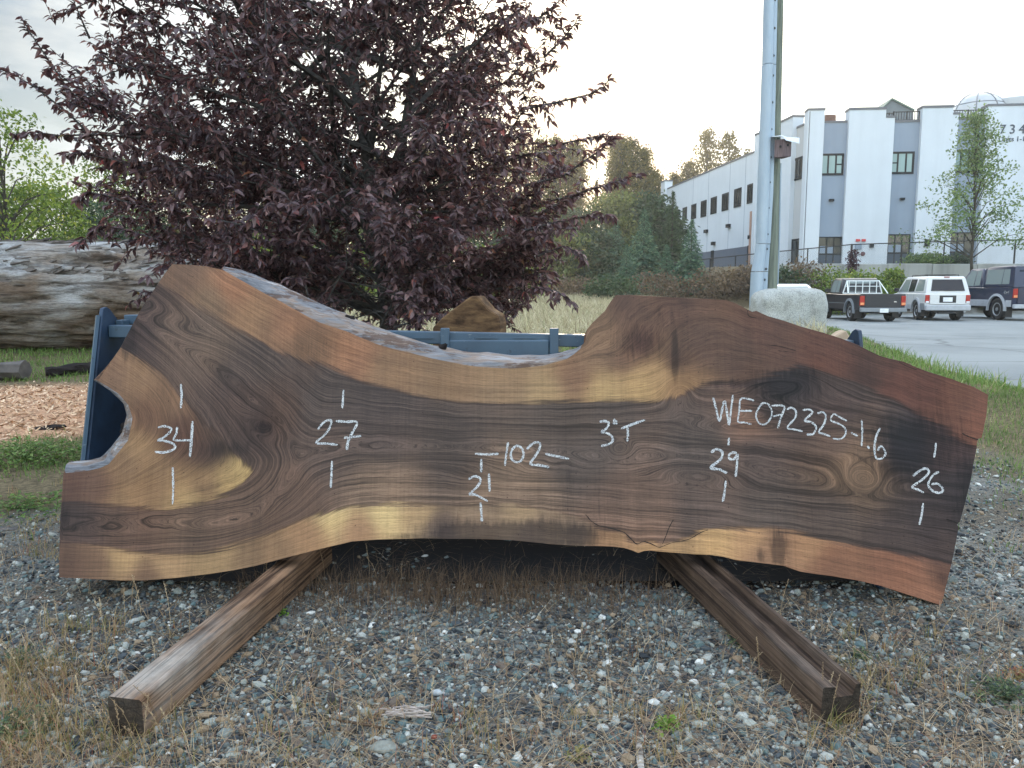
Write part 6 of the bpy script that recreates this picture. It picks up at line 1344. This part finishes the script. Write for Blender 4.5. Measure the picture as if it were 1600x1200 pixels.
    for q in shoots:
        seg = np.linalg.norm(np.diff(q, axis=0), axis=1); tot = seg.sum(); zz = q[:, 2].mean(); m = int(tot/(.0115 if zz < 1.9 else .015 if zz < 2.3 else .019))+1; cum = np.concatenate([[0], np.cumsum(seg)])
        for k_ in range(m):
            s_ = (k_+rd.random()*.6)/m*tot; i = min(np.searchsorted(cum, s_)-1, len(seg)-1); i = max(i, 0); p = q[i]+(q[i+1]-q[i])*((s_-cum[i])/max(seg[i], 1e-6)); d = norm(q[i+1]-q[i])
            o = norm(np.array([rd.gauss(0, 1), rd.gauss(0, 1), rd.gauss(0, .8)])); P.append(p); D.append(d*.45+o*np.array([.85, .85, .5])+np.array([0, 0, -.16]))
    P = np.array(P); D = np.array(D); n_ = len(P); txx = np.interp(P[:, 2], [p.z for p in pts], [p.x for p in pts]); k_ = (P[:, 2] > .5) & ~((np.abs(P[:, 0]-txx) < .12+.06*rng.random(n_)) & (P[:, 1] < Yt+.1) & (P[:, 2] < 1.25)) & ~((np.abs(P[:, 0]-txx) < .09) & (P[:, 1] < Yt) & (P[:, 2] < 2.9) & (rng.random(n_) < .85)) & ~((np.abs(P[:, 0]-txx) < .30) & (P[:, 2] < 1.10) & (rng.random(n_) < .5)); P, D = P[k_], D[k_]; n_ = len(P)
    Nn = np.stack([rng.normal(0, .55, n_), rng.normal(0, .55, n_), np.ones(n_)], 1); L = rng.uniform(.030, .072, n_); V, F_, T = leaf_soup(P, D, Nn, L, L*rng.uniform(.34, .48, n_), rng.random(n_)*.88+.12*(rng.random(n_) < .1), .3, .45)
    s = Soup(); s.add(V, F_, T); s.build('leaves', plum.m, g)
    tr.build('trunk', bark_m.m, g, smooth=True); br.build('branches', bark_m.m, g)
    print('plum leaves', n_)
plum_tree()

def foliage(name, stops, trans=.35, rough=.6):
    m = MT(name, rough, .2); c_ = m.ramp(m.attr('rnd'), stops); m.color(c_); m.translucent(m.mix(1, c_, (1.5, 1.4, .6, 1), 'MULTIPLY'), trans); return m.m
bg_bark = paint('tree_bark', C(70, 66, 60), .9, .1, .3, 4)
fo_green = foliage('green_foliage', [(0, C(64, 82, 42)), (.5, C(98, 120, 58)), (.8, C(128, 146, 74)), (1, C(160, 158, 84))], .35)
fo_dark = foliage('dark_foliage', [(0, C(38, 54, 42)), (.5, C(56, 76, 56)), (1, C(82, 100, 66))], .2)
fo_wood = foliage('wood_edge_foliage', [(0, C(64, 74, 50)), (.5, C(98, 110, 70)), (.85, C(128, 134, 84)), (1, C(150, 140, 90))], .35)
fo_gold = foliage('backlit_foliage', [(0, C(60, 58, 34)), (.5, C(94, 90, 48)), (1, C(138, 124, 64))], .42)
fo_con = foliage('conifer_foliage', [(0, C(40, 66, 60)), (.5, C(72, 106, 92)), (1, C(128, 156, 122))], .2)
fo_maple = foliage('street_tree_foliage', [(0, C(70, 92, 62)), (.5, C(102, 126, 84)), (1, C(140, 156, 104))], .3)
fo_brown = foliage('brown_brush', [(0, C(66, 56, 50)), (.5, C(100, 86, 74)), (1, C(134, 112, 88))], .2)
fo_purple = foliage('purple_foliage', [(0, C(50, 32, 44)), (1, C(90, 60, 74))], .2)
def broadleaf(label, x, y, z0, h, w, mat, n=4000, size=.2, clumps=40, crown0=.25, seed=0, name='tree', group=None, cat='tree', open_=.5, shape='round', lean=0, cr=.16, trunk_r=None, limbs=14, jit=1.0):
    r = np.random.default_rng(1000+seed); rd = random.Random(seed); g = thing(name, label, cat, (x, y, z0), 0, group)
    hc0 = h*crown0; ch = h-hc0; C_ = []
    for i in range(clumps):
        u = (i+.5)/clumps; th = i*2.399+rd.uniform(-.5, .5); rr_ = (rd.random()**.5)*.98
        if shape == 'round': prof = math.sqrt(max(.02, 1-(2*u-1)**2))**.8
        elif shape == 'column': prof = min(1, 1.25*(u+.15))*(1-u)**.38
        else: prof = (1-u)**1.05*1.0+.07
        C_.append((x+lean*u+w/2*prof*rr_*math.cos(th), y+w/2*prof*rr_*math.sin(th), z0+hc0+ch*u*.97))
    C_ = np.array(C_); per = max(4, n//clumps); rad = cr*w*r.uniform(.6, 1.25, clumps)
    idx_ = np.repeat(np.arange(clumps), per); v_ = norm(r.normal(size=(len(idx_), 3))); q = r.random(len(idx_))**.45; P = C_[idx_]+v_*(rad[idx_]*q)[:, None]*np.array([1.15, 1.15, .75])
    P = P+r.normal(0, size*.4, P.shape)*jit; D = norm(r.normal(size=P.shape)+np.array([0, 0, -.25])); Nn = norm(r.normal(size=P.shape)+np.array([0, 0, .8])); L = size*r.uniform(.6, 1.3, len(P))
    T = np.clip(r.normal(.45, .22, len(P))+(r.random(clumps)-.5)[idx_]*.35, 0, 1)
    V, F_, T = leaf_soup(P, D, Nn, L, L*.55, T, full=False); s = Soup(); s.add(V, F_, T); s.build('crown', mat, g)
    tb = MB(); tr_ = trunk_r or h*.014; top = Vector((x+lean*.9, y, z0+h*.93)); pp = [Vector((x, y, z0-.1)).lerp(top, t_)+Vector((rd.uniform(-1, 1), rd.uniform(-1, 1), 0))*w*.01 for t_ in np.linspace(0, 1, 9)]; tb.tube(pp, [tr_*(1-.85*k_/8) for k_ in range(9)], 7); tb.build('trunk', bg_bark, g)
    lb = MB()
    for i in r.choice(clumps, min(limbs, clumps), False):
        c_ = Vector(C_[i]); t_ = max(.12, min(.9, (c_.z-z0)/h-.12)); a = pp[0].lerp(top, t_); lb.tube([a, a.lerp(c_, .55)+Vector((0, 0, .04*h)), c_], [tr_*.38, tr_*.25, tr_*.08], 4, False)
    lb.build('limbs', bg_bark, g); return g
def conifer(label, px, ptop, pbot, Y, wpx, mat, seed, n=70, group='conifers behind the field', dens=26, name='conifer_tree'):
    b_ = PY(px, pbot, Y); t_ = PY(px, ptop, Y); h = t_.z-b_.z; w = wpx*Y/F/2; x = b_.x; z0 = min(b_.z, H(x, Y)+.0); h = t_.z-z0
    g = thing(name, label, 'tree', (x, Y, z0), 0, group); r = np.random.default_rng(seed); P, D, L = [], [], []; tb = MB(); tb.tube([(x, Y, z0-.1), (x, Y, z0+h)], [h*.018, .02], 6); tb.build('trunk', bg_bark, g)
    for i in range(n):
        u = (i+.5)/n; z_ = z0+h*(.06+.93*u); ln = w*(1-u)**1.05*r.uniform(.72, 1.15)+.06; th = i*2.399; d = np.array([math.cos(th), math.sin(th), 0]); m = int(dens*(.3+ln/w))
        for k_ in range(m):
            s_ = r.random()**.7; c_ = np.array([x, Y, z_])+d*ln*s_+np.array([0, 0, (.20*s_-.42*s_*s_)*ln+.04]); sd_k = 1 if r.random() < .5 else -1; side = np.array([-d[1], d[0], 0])*sd_k
            P.append(c_+r.normal(0, .03*w, 3)); D.append(d*.75+side*.9+np.array([0, 0, r.normal(-.25, .25)])); L.append((.045*w+(.10+.12*(1-s_))*ln)*r.uniform(.8, 1.7))
    for k_ in range(int(n*1.0)):
        P.append(np.array([x, Y, z0+h*r.uniform(.9, 1)])); D.append(norm(r.normal(size=3))+np.array([0, 0, 1.0])); L.append(w*.12)
    P, D, L = np.array(P), np.array(D), np.array(L); Nn = norm(r.normal(size=P.shape)*.7+np.array([0, 0, 1])); V, F_, T = leaf_soup(P, D, Nn, L, L*.28, np.clip(r.normal(.5, .25, len(P)), 0, 1), full=False)
    s = Soup(); s.add(V, F_, T); s.build('crown', mat, g)
def at_tree(label, px, ptop, pbot, Y, wpx, mat, **k):
    b_ = PY(px, pbot, Y); t_ = PY(px, ptop, Y); z0 = H(b_.x, Y) if 'z0' not in k else k.pop('z0'); return broadleaf(label, b_.x, Y, z0, t_.z-z0, wpx*Y/F, mat, **k)
G1 = 'far trees on the horizon'
# sunlit far trees between plum tree and building
fl_ = [(720, 225, 115), (775, 222, 80), (812, 214, 70), (843, 212, 56), (866, 210, 50), (888, 222, 44), (900, 216, 42), (959, 214, 42), (966, 210, 46), (984, 214, 46), (1002, 228, 42), (1018, 262, 45), (1040, 288, 40), (660, 215, 90), (590, 230, 100), (520, 225, 100), (440, 240, 110), (360, 235, 110), (280, 250, 110)]
for i, (px, pt, w_) in enumerate(fl_):
    lb = {843: 'backlit poplar half covered by the right edge of the plum crown', 866: 'tall backlit poplar just right of the plum tree crown', 888: 'shorter backlit poplar, second left of the low sun', 900: 'backlit poplar directly left of the low sun', 959: 'backlit poplar directly right of the low sun', 966: 'tallest backlit poplar right of the low sun', 984: 'backlit poplar right beside the tallest one', 1002: 'slender backlit poplar at the right end of the tall row', 1018: 'short backlit tree right of the poplar row', 1040: 'lowest backlit tree beside the left end of the white building'}.get(px, 'far backlit tree seen only through gaps in the plum tree')
    at_tree(lb, px, pt, 450, 82+3*(i % 4), w_*1.15, fo_gold, n=6500, size=.32, clumps=90, crown0=.06, seed=i, group=G1, shape='column', name='poplar_tree', cr=.10, jit=2.0)
for i, (px, pt, w_) in enumerate(((1098, 198, 60), (1132, 203, 56), (1072, 250, 50), (1162, 232, 44), (1050, 270, 34))):
    at_tree(['biggest backlit tree rising behind the low end of the white building', 'second tall backlit tree rising behind the white building roof', 'shorter backlit tree left of the tallest one behind the building', 'small treetop just left of the clad pole above the building roof', 'low treetop at the left end of the white building roof'][i], px, pt, 450, 100, w_*1.1, fo_gold, n=5200, size=.36, clumps=80, crown0=.12, seed=30+i, shape='column', name='poplar_tree', group='trees behind the building', cr=.115, jit=1.9)
at_tree('sparse thin tree with the low sun shining through it', 929, 222, 450, 84, 60, fo_gold, n=900, size=.30, clumps=40, crown0=.1, seed=29, group=G1, shape='column', name='poplar_tree', cr=.14, jit=1.6)
# dark middle wood
G2 = 'bushy trees at the edge of the field'
for i, (px, pt, w_, Y) in enumerate(((900, 318, 96, 56), (860, 310, 110, 58), (960, 292, 90, 57), (1010, 292, 80, 58), (800, 320, 120, 56), (730, 315, 130, 57), (650, 320, 130, 56), (570, 325, 130, 58), (490, 330, 130, 56), (420, 330, 120, 57), (1030, 310, 70, 56), (880, 350, 90, 52), (940, 355, 80, 52))):
    lb = {900: 'bushy dull green tree below the low sun', 960: 'bushy tree behind the dull conifer right of the low sun', 1010: 'tall bushy tree behind the tall blue green conifer', 1030: 'rounded bushy tree against the left end of the white building', 880: 'low bushy tree beside the right edge of the plum tree', 940: 'low bushy tree between the dull conifer and the bushy conifer', 860: 'bushy tree half hidden by the right edge of the plum tree'}.get(px, 'dense bushy tree seen only through gaps in the plum tree')
    at_tree(lb, px, pt+12, 462, Y, w_*1.2, fo_dark if i in (3, 10, 12) or i % 4 == 0 else fo_wood, n=7000, size=.30, clumps=70, crown0=.02, seed=60+i, group=G2, name='bushy_tree', cr=.17, limbs=6)
cf = [(1004, 330, 470, 45, 96, 'tall blue green conifer in the middle of the group left of the building'), (960, 345, 472, 51, 80, 'bushy conifer left of the tall one behind the slab'), (1048, 300, 460, 52, 70, 'dark narrow conifer against the left end of the white building'), (1078, 346, 466, 43, 78, 'young feathery conifer in front of the building side wall'), (1040, 384, 472, 43, 62, 'small pale conifer between the tall one and the young feathery one'), (978, 384, 474, 43, 60, 'low pale conifer at the foot of the tall one'), (918, 352, 470, 52, 76, 'dull conifer beside the right edge of the plum tree')]
for i, (px, pt, pb, Y, w_, lb) in enumerate(cf): conifer(lb, px, pt, pb, Y, w_, fo_dark if i in (2, 6) else fo_con, 200+i, n=120, dens=60)
# brush
for i, (px, pt, pb, w_, Y, mt_, lb) in enumerate(((1120, 426, 470, 90, 40, fo_brown, 'brown dry thicket left of the clad pole'), (1165, 420, 470, 70, 40, fo_brown, 'brown thicket right behind the foot of the clad pole'), (1025, 432, 475, 90, 40, fo_brown, 'tan brush below the conifers'), (958, 436, 478, 80, 38, fo_dark, 'low green bush at the far edge of the dry grass'), (900, 440, 478, 90, 42, fo_brown, 'low brown bush beside the plum tree'),
        (1250, 412, 455, 80, 39, fo_brown, 'brown and green brush right of the clad pole below the fence'), (1300, 425, 462, 90, 37.6, fo_green, 'green brush behind the black pickup'), (1222, 420, 460, 60, 38, fo_dark, 'dark brush directly right of the clad pole'), (1395, 422, 450, 36, 39.5, fo_green, 'small green shrub between black pickup and silver vehicle'), (1446, 400, 436, 54, 43.9, fo_maple, 'rounded shrub above the retaining wall behind the silver vehicle'), (1494, 402, 432, 34, 44, fo_dark, 'small dark shrub at the foot of the young street tree'), (1545, 430, 470, 60, 38.5, fo_green, 'green shrub behind the navy pickup truck'), (1350, 428, 462, 90, 38.2, fo_green, 'low green growth below the retaining wall'))):
    at_tree(lb, px, pt, pb, Y, w_*1.1, mt_, n=2600, size=.16, clumps=46, crown0=0, seed=100+i, name='shrub', cat='shrub', cr=.2, limbs=5)
at_tree('slim purple leaved sapling in front of the retaining wall', 1331, 390, 440, 41.4, 24, fo_purple, n=900, size=.12, clumps=26, crown0=.15, seed=150, name='sapling', shape='column', cat='tree', trunk_r=.03)
# street tree in front of the building
p = PY(1519, 415, 40.5)
broadleaf('young light green street tree in front of the white building', p.x, 40.5, PY(1519, 425, 40.5).z-.2, PY(1519, 170, 40.5).z-PY(1519, 425, 40.5).z+.2, 6.4, fo_maple, n=6400, size=.16, clumps=84, crown0=.20, seed=170, name='street_tree', shape='cone', cr=.105, trunk_r=.085, limbs=50, jit=.8, lean=-.3)
# green trees at the left
L3 = [('feathery yellow green tree reaching in at the left edge above the log', 15, 165, 420, 19, 200, dict(n=4200, size=.105, clumps=80, crown0=.20, seed=180, cr=.12, limbs=40)),
      ('bright green bushy willow behind the left part of the log', 70, 285, 470, 22, 150, dict(n=11000, size=.12, clumps=80, crown0=.0, seed=181, cr=.17)),
      ('green bush behind the log close to the left edge', -20, 300, 470, 21, 140, dict(n=9000, size=.12, clumps=70, crown0=0, seed=182, cr=.17)),
      ('duller green bush behind the log left of the plum tree', 165, 315, 470, 27, 130, dict(n=7000, size=.14, clumps=70, crown0=0, seed=183, cr=.17)),
      ('dark green bush behind the log below the plum tree', 255, 330, 470, 30, 150, dict(n=6000, size=.16, clumps=60, crown0=0, seed=184, cr=.17)),
      ('pale green tree showing through the left part of the plum tree', 190, 235, 470, 34, 110, dict(n=5000, size=.16, clumps=60, crown0=.1, seed=185, cr=.14)),
      ('green bush behind the trunk of the plum tree', 600, 390, 480, 34, 200, dict(n=6000, size=.18, clumps=60, crown0=0, seed=186, cr=.17)),
      ('low green bush behind the middle of the blue bucket', 430, 380, 480, 30, 190, dict(n=6000, size=.18, clumps=60, crown0=0, seed=187, cr=.17)),
      ('hazy green bush right of the plum trunk across the field', 760, 400, 480, 36, 170, dict(n=6000, size=.18, clumps=60, crown0=0, seed=188, cr=.17))]
for i, (lb, px, pt, pb, Y, w_, k_) in enumerate(L3):
    at_tree(lb, px, pt, pb, Y, w_, fo_dark if i in (3, 4) else fo_green, name='tree' if i in (0, 5) else 'bush', cat='tree' if i in (0, 5) else 'bush', **k_)
# distant wooded ridge
rx_ = np.linspace(-300, 300, 121); rz_ = 26+9*np.sin(rx_*.011+1)+5*np.sin(rx_*.031)+3*np.sin(rx_*.09); rz_ = rz_*np.interp(rx_, [-300, -60, 0, 300], [1.4, 1.0, .45, .35]); vv = []
for k_, (o, s_) in enumerate(((0, 0), (30, .6), (80, 1.0), (200, 0))): vv.append(np.stack([rx_, 320+o+0*rx_, rz_*s_-1], 1))
V = np.concatenate(vv); ii = np.arange(len(V)).reshape(4, -1); Fq = np.stack([ii[:-1, :-1], ii[:-1, 1:], ii[1:, 1:], ii[1:, :-1]], -1).reshape(-1, 4)
hm = MT('hill_forest', .95, .05); n = hm.noise(hm.pos((.05, .05, .12)), 1, 6, .7); hm.color(hm.ramp(n, [(.35, C(50, 64, 54)), (.6, C(80, 96, 76))])); hm.bump(n, 1, 4)
tag(npobj('hills', V, Fq, hm.m, smooth=True), kind='structure')
# ------------------------------------------------------------------ evening haze
hz = bpy.data.materials.new('haze_air'); hz.use_nodes = True; hz.node_tree.nodes.clear()
ho = N(hz.node_tree, 'ShaderNodeOutputMaterial'); hp = N(hz.node_tree, 'ShaderNodeVolumePrincipled')
hp.inputs['Color'].default_value = (.95, .94, .88, 1); hp.inputs['Density'].default_value = .0010; hp.inputs['Anisotropy'].default_value = .6
hz.node_tree.links.new(hp.outputs[0], ho.inputs['Volume'])
b = MB(); b.b2((-320, -70, -1.6), (320, 560, 42)); tag(b.build('haze', hz, loc=(0, 0, 0)), kind='stuff')
